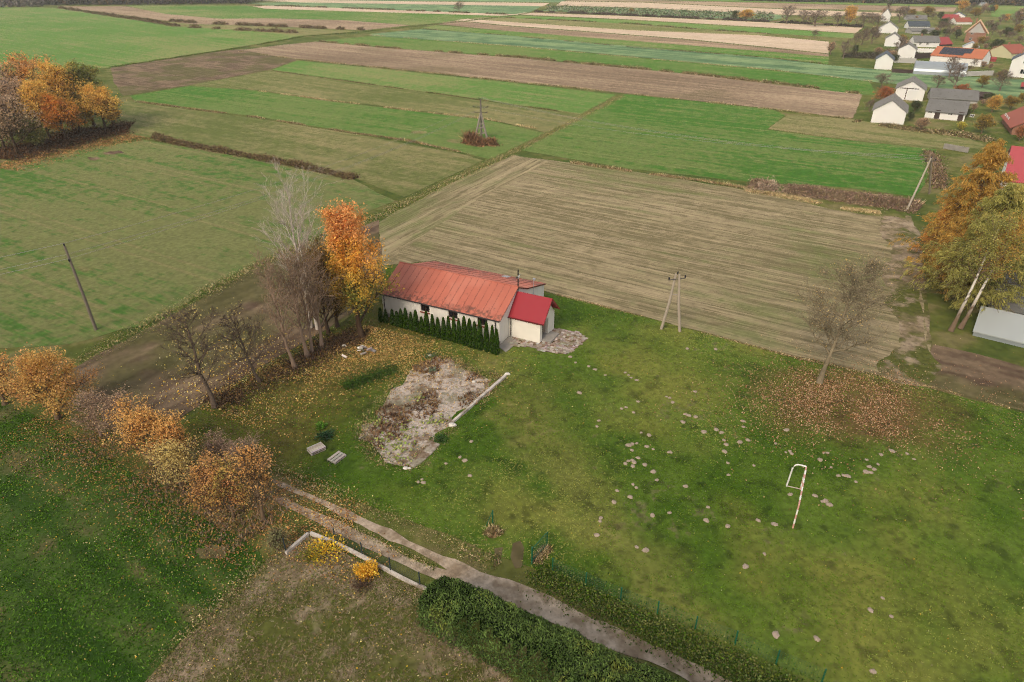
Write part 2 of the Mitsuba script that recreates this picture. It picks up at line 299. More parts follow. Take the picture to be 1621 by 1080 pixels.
field('field', 'crop_bright', [(990, 149), (1222, 173), (1243, 182), (1213, 205), (1340, 222), (1482, 236), (1478, 262), (1450, 312), (1330, 296), (1190, 288), (1000, 268), (825, 238)], R1, 'bright green field behind the stubble field')
field('field', 'fallow', [(1247, 182), (1350, 189), (1430, 203), (1530, 218), (1570, 235), (1487, 236), (1340, 221), (1216, 204)], R2, 'olive strip in front of the white barns')
field('field', 'stubble', [(810, 246), (1000, 271), (1190, 302), (1330, 334), (1440, 348), (1456, 430), (1466, 500), (1474, 560), (1478, 590), (1466, 611), (1250, 562), (1060, 511), (875, 464), (690, 412), (608, 420), (600, 352), (700, 297)], R1, 'big striped stubble field behind the church', amp=.5)
field('field', 'stubble', [(812, 245), (868, 256), (760, 312), (680, 365), (612, 418), (604, 420), (600, 352), (700, 297)], ((700, 297), (812, 245)), 'worked headland along the ditch side of the stubble field', amp=.5)
field('field', 'soil', [(1478, 546), (1545, 560), (1640, 588), (1640, 656), (1560, 636), (1466, 611)], R1, 'dark ploughed plot at the right edge')
field('field', 'soil', [(90, 597), (230, 522), (360, 448), (500, 383), (600, 348), (604, 420), (604, 468), (520, 520), (400, 588), (280, 668), (160, 640)], RB, 'narrow brown field strip behind the row of trees', amp=.5)
field('field', 'green', [(-260, 600), (0, 634), (60, 662), (130, 700), (240, 765), (340, 828), (408, 872), (418, 888), (330, 975), (225, 1085), (60, 1330), (-700, 1330)], ((0, 730), (300, 960)), 'dark green crop field at the lower left', amp=.5)
field('rough_ground', 'dry', [(418, 890), (450, 865), (482, 850), (560, 885), (670, 935), (700, 1000), (800, 1060), (1000, 1330), (60, 1330), (225, 1085), (330, 975)], R1, 'dry trampled ground at the bottom edge', amp=.6)
field('lawn', 'lawn', [(255, 692), (400, 592), (520, 523), (604, 469), (610, 425), (690, 414), (875, 466), (1060, 513), (1250, 565), (1470, 614), (1560, 638), (1800, 700), (2100, 1330), (1500, 1330), (1290, 1090), (860, 905), (720, 850), (440, 748), (330, 720)], R1, 'mown churchyard lawn with worn patches', amp=.25)
field('garden_bed', 'bed', [(690, 563), (716, 566), (752, 590), (797, 598), (755, 640), (718, 674), (690, 700), (655, 742), (610, 732), (590, 706), (566, 694), (572, 672), (592, 652), (618, 615), (655, 580)], R1, 'sandy garden bed with withered plants', amp=1.1)
field('dirt_track', 'road', [(425, 756), (450, 764), (520, 794), (600, 832), (700, 880), (760, 905), (850, 935), (960, 985), (1060, 1030), (1180, 1085), (1560, 1330), (1330, 1330), (1100, 1085), (1000, 1040), (900, 1000), (800, 957), (745, 938), (660, 905), (560, 856), (445, 800), (428, 785), (452, 788), (560, 838), (660, 888), (730, 912), (690, 890), (600, 845), (515, 802), (440, 770)], ((425, 757), (700, 880)), 'two rutted sandy dirt track past the hedge', amp=.3)
field('bare_patch', 'soil', [(783, 868), (797, 866), (795, 880), (788, 897), (781, 895)], R1, 'left worn wheel rut at the lawn gate', amp=.3)
field('bare_patch', 'soil', [(812, 860), (824, 856), (830, 868), (826, 898), (816, 900), (808, 882)], R1, 'right worn wheel rut at the lawn gate', amp=.3)
field('rough_ground', 'dry', [(1400, 342), (1440, 348), (1456, 430), (1466, 500), (1474, 560), (1478, 590), (1466, 611), (1400, 596), (1420, 540), (1398, 480), (1412, 410)], R1, 'weedy turning ground at the right end of the stubble field', amp=1.6)
field('footpath', 'dry', [(1434, 340), (1442, 342), (1462, 430), (1472, 500), (1476, 545), (1466, 545), (1460, 470), (1446, 400)], ((1434, 340), (1470, 540)), 'worn sandy edge between stubble field and larches', amp=.5)
for bi, (u, v, rx, ry, kd) in enumerate(((1395, 273, 6, 1.6, 'fallow'), (180, 242, 13, 3, 'soil'), (147, 252, 10, 2.5, 'soil'), (134, 426, 15, 3.5, 'fallow'), (665, 210, 12, 2.5, 'fallow'), (722, 224, 11, 3.5, 'fallow'), (336, 872, 22, 12, 'soil'))):
    an = np.linspace(0, 2*np.pi, 33)[:-1]; q = .45+1.1*meshkit.noise(np.c_[np.cos(an)*1.7+bi*9, np.sin(an)*1.7, np.zeros(32)])
    field('bare_patch', kd, [(u+rx*a*math.cos(t), v+ry*a*math.sin(t)) for t, a in zip(an, q)], R1, 'small bare earth patch in the grass', amp=.25)
taken = None; done = []
for name, kind, poly, d, label in reversed(fields):
    q = poly if taken is None else poly.difference(taken)
    taken = poly if taken is None else taken.union(poly)
    done.append((name, kind, q, d, label))
area = {}
for i, (name, kind, q, d, label) in enumerate(reversed(done)):
    V, Fs, n = [], [], 0
    for g in getattr(q, 'geoms', [q]):
        if g.geom_type != 'Polygon' or g.area < .02: continue
        v, f = trimesh.creation.triangulate_polygon(g, engine='earcut'); V.append(v); Fs.append(np.asarray(f)+n); n += len(v)
    if not V: continue
    v, f = np.vstack(V), np.vstack(Fs)
    a, b, c = v[f[:, 0]], v[f[:, 1]], v[f[:, 2]]
    fl = ((b-a)[:, 0]*(c-a)[:, 1]-(b-a)[:, 1]*(c-a)[:, 0]) < 0
    f[fl] = f[fl][:, ::-1]
    uv = np.c_[v@d+4000*(i+.5), v@np.array([-d[1], d[0]])]
    k = numbered(name); scene[k] = mikit.ply((np.c_[v, np.zeros(len(v))], f), kind, uv=uv)
    labels[k] = {'label': label, 'kind': 'structure'}
    area[label] = q

# ------------------------------------------------------------------ church
A_DIR = math.radians(-26.8); P0 = G(791.5, 545.4)
def chf(v):
    "church frame: x along the long wall (door end positive), y away from the camera"
    v = np.asarray(v, float); c, s = math.cos(A_DIR), math.sin(A_DIR)
    return np.stack([P0[0]+v[..., 0]*c-v[..., 1]*s, P0[1]+v[..., 0]*s+v[..., 1]*c, v[..., 2]], -1)
def prism(poly, x0, x1, axis='x'):
    "a (y, z) outline swept along x (or an (x, z) outline along y)"
    p = Polygon(poly); m = trimesh.creation.extrude_polygon(p, x1-x0, engine='earcut'); v = m.vertices
    v = np.c_[v[:, 2]+x0, v[:, 0], v[:, 1]] if axis == 'x' else np.c_[v[:, 0], v[:, 2]+x0, v[:, 1]]
    f = m.faces if axis == 'x' else m.faces[:, ::-1]
    return v, f
def one(v, f, bsdf, fr=None, smooth=False, uv=None): return mikit.ply((fr(v) if fr else v, f), bsdf, smooth=smooth, uv=uv)
ch = thing('church', 'small white country church with red sheet roof and red porch', 'church')
X0, X1 = -14.0, 0.0
# long front wall with real window openings: piers, band below and above
wins = [(-9.17, -8.1), (-5.85, -4.77), (-2.5, -1.38)]; WZ0, WZ1 = 1.64, 2.54
mw = MB()
mw.add(*prism([(.22, 0), (.22, 2.80), (3.78, 4.60), (5.93, 3.62), (10.4, 2.32), (10.4, 0)], X0, X1)) if False else None
edges = [X0]+[x for w in wins for x in w]+[X1]
mw.box((X0, 0, 0), (X1, .3, WZ0)); mw.box((X0, 0, WZ1), (X1, .3, 2.8))
for i in range(0, len(edges), 2): mw.box((edges[i], 0, WZ0), (edges[i+1], .3, WZ1))
gab = [(.3, 0), (.3, 2.82), (3.78, 4.56), (5.93, 3.58), (10.4, 2.28), (10.4, 0)]
mw.add(*prism(gab, X1-.3, X1)); mw.add(*prism(gab, X0, X0+.3)); mw.box((X0+.3, 10.1, 0), (X1-.3, 10.4, 2.28))
v, f, _ = mw.arr(); put(ch, 'wall', one(v, f, 'plaster', chf))
pl = MB()
for x in (-13.35, -10.1, -7.0, -3.75, -.06):
    pl.box((x-.06, -.035, 0), (x+.06, -.002, 2.72))
v, f, _ = pl.arr(); put(ch, 'pilaster', one(v, f, 'plaster', chf), kind='stuff')
v, f, _ = MB().box((X0-.02, -.06, 0), (X1+.05, -.003, .42)).arr(); put(ch, 'plinth', one(v, f, 'concrete', chf))
for x0, x1 in wins:
    w = put(ch, 'window', one(*MB().box((x0, .16, WZ0), (x1, .18, WZ1)).arr()[:2], 'glass_dark', chf))
    m = MB(); z0, z1 = WZ0, WZ1; t = .06
    for lo, hi in (((x0, z0), (x0+t, z1)), ((x1-t, z0), (x1, z1)), ((x0+t, z0), (x1-t, z0+t)), ((x0+t, z1-t), (x1-t, z1)), (((x0+x1)/2-.035, z0+t), ((x0+x1)/2+.035, z1-t))):
        m.box((lo[0], .11, lo[1]), (hi[0], .15, hi[1]))
    put(w, 'frame', one(*m.arr()[:2], 'brown_wood', chf))
    m = MB()
    for zz in (.3, .6): m.box((x0+t, .125, z0+zz), (x1-t, .14, z0+zz+.02))
    put(w, 'glazing_bar', one(*m.arr()[:2], 'brown_wood', chf))
    v, f = prism([(-.16, z0-.10), (-.16, z0-.04), (.10, z0-.001), (.10, z0-.10)], x0-.06, x1+.06); put(w, 'sill', one(v, f, 'sill_red', chf))
# roof slopes: one deck, then each sheet panel between the seams
prof = [(-.22, 2.70), (3.78, 4.72), (5.93, 3.73), (10.6, 2.37)]
roof = put(ch, 'roof', one(*prism([(-.2, 2.66), (3.78, 4.66), (5.93, 3.68), (10.58, 2.32), (10.58, 2.22), (5.93, 3.58), (3.78, 4.56), (-.2, 2.56)], X0-.15, X1+.12), 'dark_red', chf), label='red standing seam sheet roof stained dark along the eaves')
npan = 19; rr = np.random.default_rng(5)
seams = MB()
for k in range(npan):
    xa = X0-.18+(X1+.15-X0+.18)*k/npan; xb = X0-.18+(X1+.15-X0+.18)*(k+1)/npan
    for s in range(3):
        (y0, z0), (y1, z1) = prof[s], prof[s+1]; dz = rr.normal()*.006
        m = MB().add([[xa+.01, y0, z0+dz], [xb-.01, y0, z0+dz], [xb-.01, y1, z1+dz], [xa+.01, y1, z1+dz], [xa+.01, y0, z0-.03], [xb-.01, y0, z0-.03], [xb-.01, y1, z1-.03], [xa+.01, y1, z1-.03]],
            [[0, 1, 2, 3], [4, 5, 1, 0], [5, 6, 2, 1], [7, 4, 0, 3]])
        put(roof, 'panel', one(*m.arr()[:2], 'red_sheet', chf))
    if k:
        for s in range(3):
            (y0, z0), (y1, z1) = prof[s], prof[s+1]; w = .009
            seams.add([[xa-w, y0, z0], [xa+w, y0, z0], [xa+w, y0, z0+.035], [xa-w, y0, z0+.035], [xa-w, y1, z1], [xa+w, y1, z1], [xa+w, y1, z1+.035], [xa-w, y1, z1+.035]], [[0, 1, 2, 3], [3, 2, 6, 7], [0, 3, 7, 4], [1, 5, 6, 2]])
mat('seam_red', (.26, .07, .05), .5); put(roof, 'seam', one(*seams.arr()[:2], 'seam_red', chf), kind='stuff')
v, f, _ = MB().tube([[X0-.2, 3.78, 4.74], [X1+.16, 3.78, 4.74]], .06, 6).arr(); put(roof, 'ridge_cap', one(v, f, 'red_sheet', chf))
m = MB().add(*prism([(-.34, 2.60), (-.34, 2.69), (-.31, 2.69), (-.31, 2.63), (-.25, 2.63), (-.25, 2.69), (-.22, 2.69), (-.22, 2.60)], X0-.15, X1+.1))
put(ch, 'gutter', one(*m.arr()[:2], 'gutter', chf))
for x in (-13.7, -.45): put(ch, 'downpipe', one(*MB().tube([[x, -.28, 2.6], [x, -.1, 2.35], [x, -.1, .1]], .05, 8).arr()[:2], 'gutter', chf))
put(ch, 'roof_hatch', one(*MB().add([[-4.6, 9.2, 2.86], [-3.9, 9.2, 2.86], [-3.9, 10.1, 2.60], [-4.6, 10.1, 2.60], [-4.6, 9.2, 2.76], [-3.9, 9.2, 2.76], [-3.9, 10.1, 2.50], [-4.6, 10.1, 2.50]], [[0, 1, 2, 3], [4, 5, 1, 0], [5, 6, 2, 1], [6, 7, 3, 2], [7, 4, 0, 3]]).arr()[:2], 'zinc', chf), label='pale sheet patch on the lean-to roof')
# porch
PX = 3.41; Y0, Y1 = 1.98, 5.45; yr = (Y0+Y1)/2; D0, D1 = 2.5, 3.95
porch = put(ch, 'porch', one(*MB().box((.003, Y0, 0), (PX, Y0+.25, 2.18)).box((.003, Y1-.25, 0), (PX, Y1, 2.18)).add(*prism([(Y0+.25, 0), (D0, 0), (D0, 2.05), (D1, 2.05), (D1, 0), (Y1-.25, 0), (Y1-.25, 2.3), (yr, 3.95), (Y0+.25, 2.3)], PX-.3, PX)).arr()[:2], 'cream', chf), label='cream rendered entrance porch')
put(porch, 'door', one(*MB().box((PX-.62, D0-.1, .02), (PX-.56, D1+.1, 2.1)).arr()[:2], 'brown_wood', chf))
put(porch, 'reveal', one(*MB().box((PX-.56, D1-.002, .1), (PX-.302, D1+.06, 2.05)).box((PX-.56, D0-.06, .1), (PX-.302, D0+.002, 2.05)).arr()[:2], 'tan_reveal', chf))
put(porch, 'threshold', one(*MB().box((PX-.56, D0+.002, 0), (PX+.03, D1-.004, .17)).arr()[:2], 'concrete', chf))
pr = [(1.78, 2.30), (yr, 4.27), (5.72, 2.30)]
put(porch, 'porch_roof', one(*prism([pr[0], pr[1], pr[2], (pr[2][0], 2.22), (yr, 4.17), (pr[0][0], 2.22)], -.28, 3.84), 'porch_red', chf), label='glossy crimson sheet porch roof')
m = MB()
for s in (-1, 1):
    e = pr[0] if s < 0 else pr[2]
    m.add(*prism([(e[0], e[1]+.012), (yr, 4.285), (yr, 4.05), (e[0], e[1]-.16)], 3.842, 3.88))
put(porch, 'bargeboard', one(*m.arr()[:2], 'porch_red', chf))
put(porch, 'gutter', one(*MB().box((-.1, 1.66, 2.19), (3.8, 1.775, 2.28)).arr()[:2], 'dark_red', chf))
put(porch, 'downpipe', one(*MB().tube([[.22, 1.74, 2.2], [.22, 1.92, 2.0], [.22, 1.92, .05]], .05, 8).arr()[:2], 'gutter', chf))
m = MB(); cx = np.array([.1, 3.78, 4.3])
m.box(cx+[-.05, -.05, 0], cx+[.05, .05, 2.25]); m.box(cx+[-.035, -.46, 1.5], cx+[.035, -.051, 1.6]); m.box(cx+[-.035, .051, 1.5], cx+[.035, .46, 1.6])
cr = put(ch, 'cross', one(*m.arr()[:2], 'black_iron', chf), label='black iron cross on the gable with a pale figure')
fig = MB().tube(cx+np.array([[.06, 0, 1.3], [.07, 0, 1.5], [.075, 0, 1.66]]), [.03, .06, .04], 6).tube(cx+np.array([[.07, -.28, 1.62], [.075, 0, 1.55], [.07, .28, 1.62]]), .03, 5)
put(cr, 'figure', one(*fig.arr()[:2], 'white_paint', chf))
# thin mast with a lamp on the side of the lean-to
put(ch, 'mast', one(*MB().tube([[.14, 7.4, 2.0], [.14, 7.4, 4.1]], .028, 6).box((.05, 7.3, 4.05), (.3, 7.5, 4.22)).tube([[.14, 7.1, 2.4], [.14, 7.4, 2.5]], .02, 5).arr()[:2], 'zinc', chf))
# entrance step, paving, concrete apron
solo('entrance_step', one(*MB().box((PX+.035, 2.42, 0), (4.42, 4.46, .2)).arr()[:2], 'concrete', chf), 'low concrete slab step in front of the porch door', 'step')
pave_poly = Polygon([(.2, 1.97), (.3, 1.0), (1.2, .2), (3.2, 1.0), (4.1, .6), (6.6, 1.2), (6.9, 2.2), (7.3, 5.0), (6.0, 5.9), (4.6, 5.6), (3.45, 5.6), (3.45, 1.9)]).buffer(.05)
m = MB(); rng = np.random.default_rng(8)
y = -.5; j = 0
stone_c = [L(188, 176, 166), L(172, 158, 146), L(160, 142, 126), L(206, 198, 190), L(150, 126, 106)]
while y < 6.2:
    x = -.2+rng.uniform(0, .2)
    while x < 7.6:
        w = rng.uniform(.24, .36)
        if pave_poly.contains(Point(x+w/2, y+.13)) and not (PX < x+w/2 < 4.4 and 2.45 < y+.13 < 4.45) and rng.random() < .95:
            z = .05+rng.normal()*.006; g = .014; tl = rng.normal(size=2)*.006
            p = np.array([[x+g, y+g, z+tl[0]], [x+w-g, y+g, z-tl[0]], [x+w-g, y+.26-g, z+tl[1]], [x+g, y+.26-g, z-tl[1]]]); p[:, :2] += rng.normal(size=(4, 2))*.014
            m.add(chf(np.vstack([p, p*[1, 1, 0]-[0, 0, .02]])), [[0, 1, 2, 3], [4, 5, 1, 0], [5, 6, 2, 1], [6, 7, 3, 2], [7, 4, 0, 3]], pal(rng, 1, stone_c, .09, [3, 4, 2, 1.2, .6])[0])
        x += w
    y += .27; j += 1
pv = thing('paving', 'uneven stone paving in front of the church porch', 'paving')
g = np.array(pave_poly.exterior.coords)[:-1]
vv, ff = trimesh.creation.triangulate_polygon(pave_poly, engine='earcut')
put(pv, 'bedding', one(np.c_[vv, np.full(len(vv), .012)], ff, 'soil', chf, uv=vv))
put(pv, 'paving_stone', m.shape('vcol'), kind='stuff')
solo('concrete_apron', one(*MB().add([[.05, -.5, .05], [1.25, -1.15, .05], [1.35, .6, .05], [.25, 1.9, .05], [.05, 1.9, .05], [.05, -.5, -.01], [1.25, -1.15, -.01], [1.35, .6, -.01], [.25, 1.9, -.01]], [[0, 1, 2, 2], [0, 2, 3, 4], [5, 6, 1, 0], [6, 7, 2, 1], [7, 8, 3, 2]]).arr()[:2], 'concrete', chf), 'brown concrete slab at the church corner beside the last thuja', 'slab')

# ------------------------------------------------------------------ trees and shrubs
def skeleton(rng, H, r0, levels, lean=(0, 0), wob=.02, trunk_top=1.0):
    "branch polylines of a tree, level by level: [(P (n,k,3), R (n,k))]"
    t = np.linspace(0, 1, 9)
    P = np.stack([lean[0]*t+np.cumsum(rng.normal(size=9))*wob*H*.3, lean[1]*t+np.cumsum(rng.normal(size=9))*wob*H*.3, t*H*trunk_top], -1); P[:, :2] -= P[0, :2]
    out = [(P[None], (r0*(1-.86*t)*(1+.5*np.exp(-t*30)))[None])]
    for nc, tmin, tmax, ln, ang, up, taper in levels:
        pp, pr = out[-1]; n, k, _ = pp.shape
        idx = np.repeat(np.arange(n), nc); tt = rng.uniform(tmin, tmax, n*nc)
        if n == 1: tt = np.sort(tmin+(tmax-tmin)*(np.arange(nc)+rng.uniform(0, 1, nc))/nc)
        x = tt*(k-1); i = np.minimum(x.astype(int), k-2); w = (x-i)[:, None]
        st = pp[idx, i]*(1-w)+pp[idx, i+1]*w; rs = pr[idx, i]*(1-w[:, 0])+pr[idx, i+1]*w[:, 0]
        tg = pp[idx, i+1]-pp[idx, i]; tg /= np.linalg.norm(tg, axis=1, keepdims=True)+1e-9
        r = rng.normal(size=tg.shape); r -= tg*(r*tg).sum(1, keepdims=True); r /= np.linalg.norm(r, axis=1, keepdims=True)+1e-9
        if n == 1:
            az = np.arange(nc)*2.39996+rng.uniform(0, 1, nc); r = np.stack([np.cos(az), np.sin(az), np.zeros(nc)], -1)
        a = np.radians(ang*rng.uniform(.7, 1.3, len(idx)))[:, None]
        d = np.cos(a)*tg+np.sin(a)*r; d[:, 2] += up*rng.uniform(.4, 1.2, len(idx)); d /= np.linalg.norm(d, axis=1, keepdims=True)
        pl = np.linalg.norm(np.diff(pp, axis=1), axis=2).sum(1)[idx]
        ll = (ln(tt)*H if n == 1 else ln(tt)*pl)*rng.uniform(.7, 1.2, len(idx))
        s = np.linspace(0, 1, 5)
        Q = st[:, None]+d[:, None]*s[None, :, None]*ll[:, None, None]
        Q[..., 2] += (s**2)[None]*ll[:, None]*up*.35
        Q[:, 1:] += np.cumsum(rng.normal(size=(len(idx), 4, 3)), 1)*ll[:, None, None]*.035
        out.append((Q, np.minimum(rs*.62, taper*ll+.004)[:, None]*(1-.75*s)[None]))
    return out
def bark_mesh(sk, col, rng, minr=.008, maxlev=9, sides=(8, 5, 4, 3, 3)):
    m = MB()
    for l, (P, R) in enumerate(sk[:maxlev]):
        v, f = tubes(P, np.maximum(R, minr), sides[min(l, 4)])
        h = meshkit.noise(v*[3, 3, 1.5])[:, None]
        m.add(v, f, np.asarray(col)*1.5*(.7+.6*h)*np.exp(rng.normal(size=(len(v), 1))*.06))
    return m
def leaf_mesh(sk, n, size, cfun, rng, jit=.18, lev=-1, keep=None):
    P = np.concatenate([p.reshape(-1, p.shape[1], 3) for p, _ in sk[lev:]])
    i = rng.integers(0, len(P), n); t = rng.uniform(.2, 1.0, n)*(P.shape[1]-1); j = np.minimum(t.astype(int), P.shape[1]-2); w = (t-j)[:, None]
    C = P[i, j]*(1-w)+P[i, j+1]*w+rng.normal(size=(n, 3))*jit
    C = C[C[:, 2] > .12]
    if keep is not None: C = C[keep(C)]
    v, f, c = leaves(rng, C, size, cfun(C, rng))
    return MB().add(v, f, c)
def cpal(*cols, jit=.2, clump=.55, k=1.0):
    "leaf colours that gather in clumps"
    cols = np.array([L(*c, k=k) for c in cols])**.76*.95; cols = cols*.86+cols.mean(1, keepdims=True)*.14
    def fn(C, rng):
        h = meshkit.fbm(C*clump+rng.uniform(0, 50), 2); h = np.clip((h-.28)/.44+rng.normal(size=len(C))*.16, 0, .999)*(len(cols)-1)
        i = h.astype(int); w = (h-i)[:, None]
        return (cols[i]*(1-w)+cols[np.minimum(i+1, len(cols)-1)]*w)*np.exp(rng.normal(size=(len(C), 1))*jit)
    return fn
BROWN = L(92, 78, 64, k=1.0); GREYB = L(118, 104, 92, k=1.0); PALEB = L(176, 168, 160, k=1.0); DARKB = L(66, 54, 44, k=1.0)
ORANGE = cpal((224, 150, 66), (234, 170, 72), (238, 182, 84), (216, 136, 62), k=.8)
GOLD = cpal((228, 168, 52), (238, 188, 64), (212, 150, 46), (196, 160, 60), k=.85)
YELLOW = cpal((222, 192, 92), (206, 174, 86), (232, 202, 104), (184, 160, 88), k=.85)
OLIVEGOLD = cpal((150, 120, 44), (186, 146, 44), (126, 112, 40), (200, 150, 40))
RUST = cpal((226, 150, 60), (230, 164, 70), (210, 136, 60), (190, 146, 92), k=.78)
TANB = cpal((186, 148, 112), (168, 134, 106), (208, 162, 110), (152, 126, 108), k=.8)
GREENY = cpal((120, 128, 50), (154, 148, 58), (96, 110, 44), (180, 160, 62))
OAK = [(14, .22, .98, lambda t: .36*np.sqrt(np.maximum(1.02-t, .02))+.06, 52, .35, .03), (9, .2, 1, lambda t: .62-.3*t, 42, .18, .02), (7, .15, 1, lambda t: .55-.25*t, 40, .1, .012)]
def broad(key, label, b, H, r0, levels, nleaf, lsize, cfun, bark=BROWN, lean=(0, 0), seed=1, jit=.25, cat='tree', group=None, minr=.012, trunk_top=1.0, squash=(1, 1), maxlev=9):
    rng = np.random.default_rng(seed)
    sk = skeleton(rng, H, r0, levels, lean, trunk_top=trunk_top)
    sk = [(p*[squash[0], squash[1], 1], r) for p, r in sk]
    # crowns reach the measured height
    top = max(float(p[..., 2].max()) for p, _ in sk); sk = [(p*(1, 1, H/top), r) for p, r in sk]
    b = np.asarray(b, float)
    sk = [(p+b*[1, 1, 0], r) for p, r in sk]
    k = thing(key, label, cat, group)
    put(k, 'trunk', bark_mesh(sk[:1], bark, rng).shape('bark', smooth=True))
    put(k, 'branches', bark_mesh(sk[1:], bark, rng, minr, maxlev, sides=(5, 4, 3, 3)).shape('bark', smooth=True))
    if nleaf: put(k, 'crown', leaf_mesh(sk, nleaf, lsize, cfun, rng, jit, lev=-1).shape('leaf'))
    return k, sk

# tall golden tree beside the church
b = G(573, 533); H = hgt(b, 556, 322)
POPLAR = [(26, .10, .98, lambda t: .23*np.sqrt(np.maximum(1.05-t, .05))+.06, 44, .45, .03), (8, .2, 1, lambda t: .55-.25*t, 40, .2, .02), (5, .2, 1, lambda t: .5, 40, .1, .012)]
def church_tree_col(C, rng):
    z = np.clip((C[:, 2]/H-.35)/.5+rng.normal(size=len(C))*.16+.7*(meshkit.noise(C*.6)-.5), 0, 1)[:, None]
    lo = np.array(L(184, 160, 78, k=.85)); mi_ = np.array(L(228, 184, 86, k=.85)); hi = np.array(L(218, 166, 108, k=.85)); gr = np.array(L(134, 138, 70, k=.85))
    c = np.where(z < .5, lo+(mi_-lo)*z*2, mi_+(hi-mi_)*(z-.5)*2)
    g = (np.clip(meshkit.noise(C*.7+9)-.55, 0, 1)*3*(z < .35)).clip(0, 1)[:, :1] if False else ((meshkit.noise(C*.7+9) > .58)[:, None]*(z < .3))
    return np.where(g, gr, c)*np.exp(rng.normal(size=(len(C), 1))*.25)
broad('autumn_tree', 'tall golden tree with an orange top beside the church', b, H, .26, POPLAR, 21000, .20, church_tree_col, DARKB, seed=3, jit=.3)
b = G(534, 517); broad('autumn_tree', 'slim olive gold tree just left of the tall golden tree', b, hgt(b, 525, 395), .18, POPLAR, 8000, .17, OLIVEGOLD, DARKB, seed=4, jit=.25)
b = G(520, 527); broad('autumn_tree', 'thin brownish olive tree third from the church in the row', b, hgt(b, 503, 375), .17, POPLAR, 4200, .15, cpal((120, 92, 50), (150, 116, 50), (104, 84, 56)), DARKB, seed=5)
# two pale poplars with bare upright crowns
UPR = [(13, .25, .97, lambda t: .38*np.sqrt(np.maximum(1.02-t, .05))+.05, 42, .6, .028), (8, .2, 1, lambda t: .5-.25*t, 38, .3, .018), (4, .2, 1, lambda t: .5, 36, .2, .01)]
b = G(492, 518); broad('bare_tree', 'pale grey bare poplar with two upright stems behind the brown trees', b, hgt(b, 460, 240), .2, UPR, 0, .1, None, L(158, 150, 142, k=1), seed=7, minr=.010)
b = G(503, 521); broad('bare_tree', 'second pale bare poplar, nearer the golden tree', b, hgt(b, 492, 290), .17, UPR, 0, .1, None, L(158, 150, 142, k=1), seed=8, minr=.010)
# brown trees of the row
BRO = [(15, .22, .98, lambda t: .30*np.sqrt(np.maximum(1.02-t, .03))+.06, 42, .6, .026), (9, .15, 1, lambda t: .6-.3*t, 38, .25, .015), (6, .15, 1, lambda t: .55-.2*t, 38, .12, .01)]
row = [(467, 583, 432, 400, .17, 'brown bare tree with leaning forked trunk in the row', 9), (487, 565, 470, 390, .2, 'dense brown bare tree in the middle of the row', 10), (494, 559, 486, 402, .16, 'brown bare tree right of the densest one in the row', 11), (510, 550, 500, 385, .18, 'bare brown tree next to the thin olive tree in the row', 12)]
for ub, vb, ut, vt, r, lab, sd in row:
    b = G(ub, vb); broad('bare_tree', lab, b, hgt(b, ut, vt), r, BRO, 700, .11, cpal((150, 112, 60), (120, 92, 66)), L(126, 108, 94, k=1.0), seed=sd, minr=.010, lean=((-1.2 if sd == 9 else -.3), 0))
b = G(411, 604); broad('bare_tree', 'small leaning bare tree with yellow leaves at its forks', b, hgt(b, 352, 488), .15, OAK, 260, .13, YELLOW, L(82, 72, 64, k=1.0), lean=(-1.6, .4), seed=13, minr=.014)
b = G(340, 645); broad('bare_tree', 'wide bare tree at the near end of the row, few yellow leaves', b, hgt(b, 300, 490), .2, OAK, 420, .13, YELLOW, L(82, 72, 64, k=1.0), lean=(-.6, .4), seed=14, minr=.014, squash=(1.25, 1.1))
# bare tree on the right in its ring of fallen leaves
b = G(1297, 606); LONE = [(18, .20, .97, lambda t: .33*np.sqrt(np.maximum(1.03-t, .02))+.08, 46, .5, .03), (13, .15, 1, lambda t: .62-.3*t, 42, .18, .02), (11, .15, 1, lambda t: .55-.2*t, 42, .1, .01)]
broad('bare_tree', 'large bare tree with brown twigs in a ring of fallen leaves', b, hgt(b, 1345, 402), .21, LONE, 2600, .11, cpal((146, 126, 92), (160, 136, 96), (214, 168, 80), jit=.3, k=.85), L(116, 106, 88, k=1.0), seed=16, minr=.011, lean=(.3, .1), squash=(1.35, 1.3))
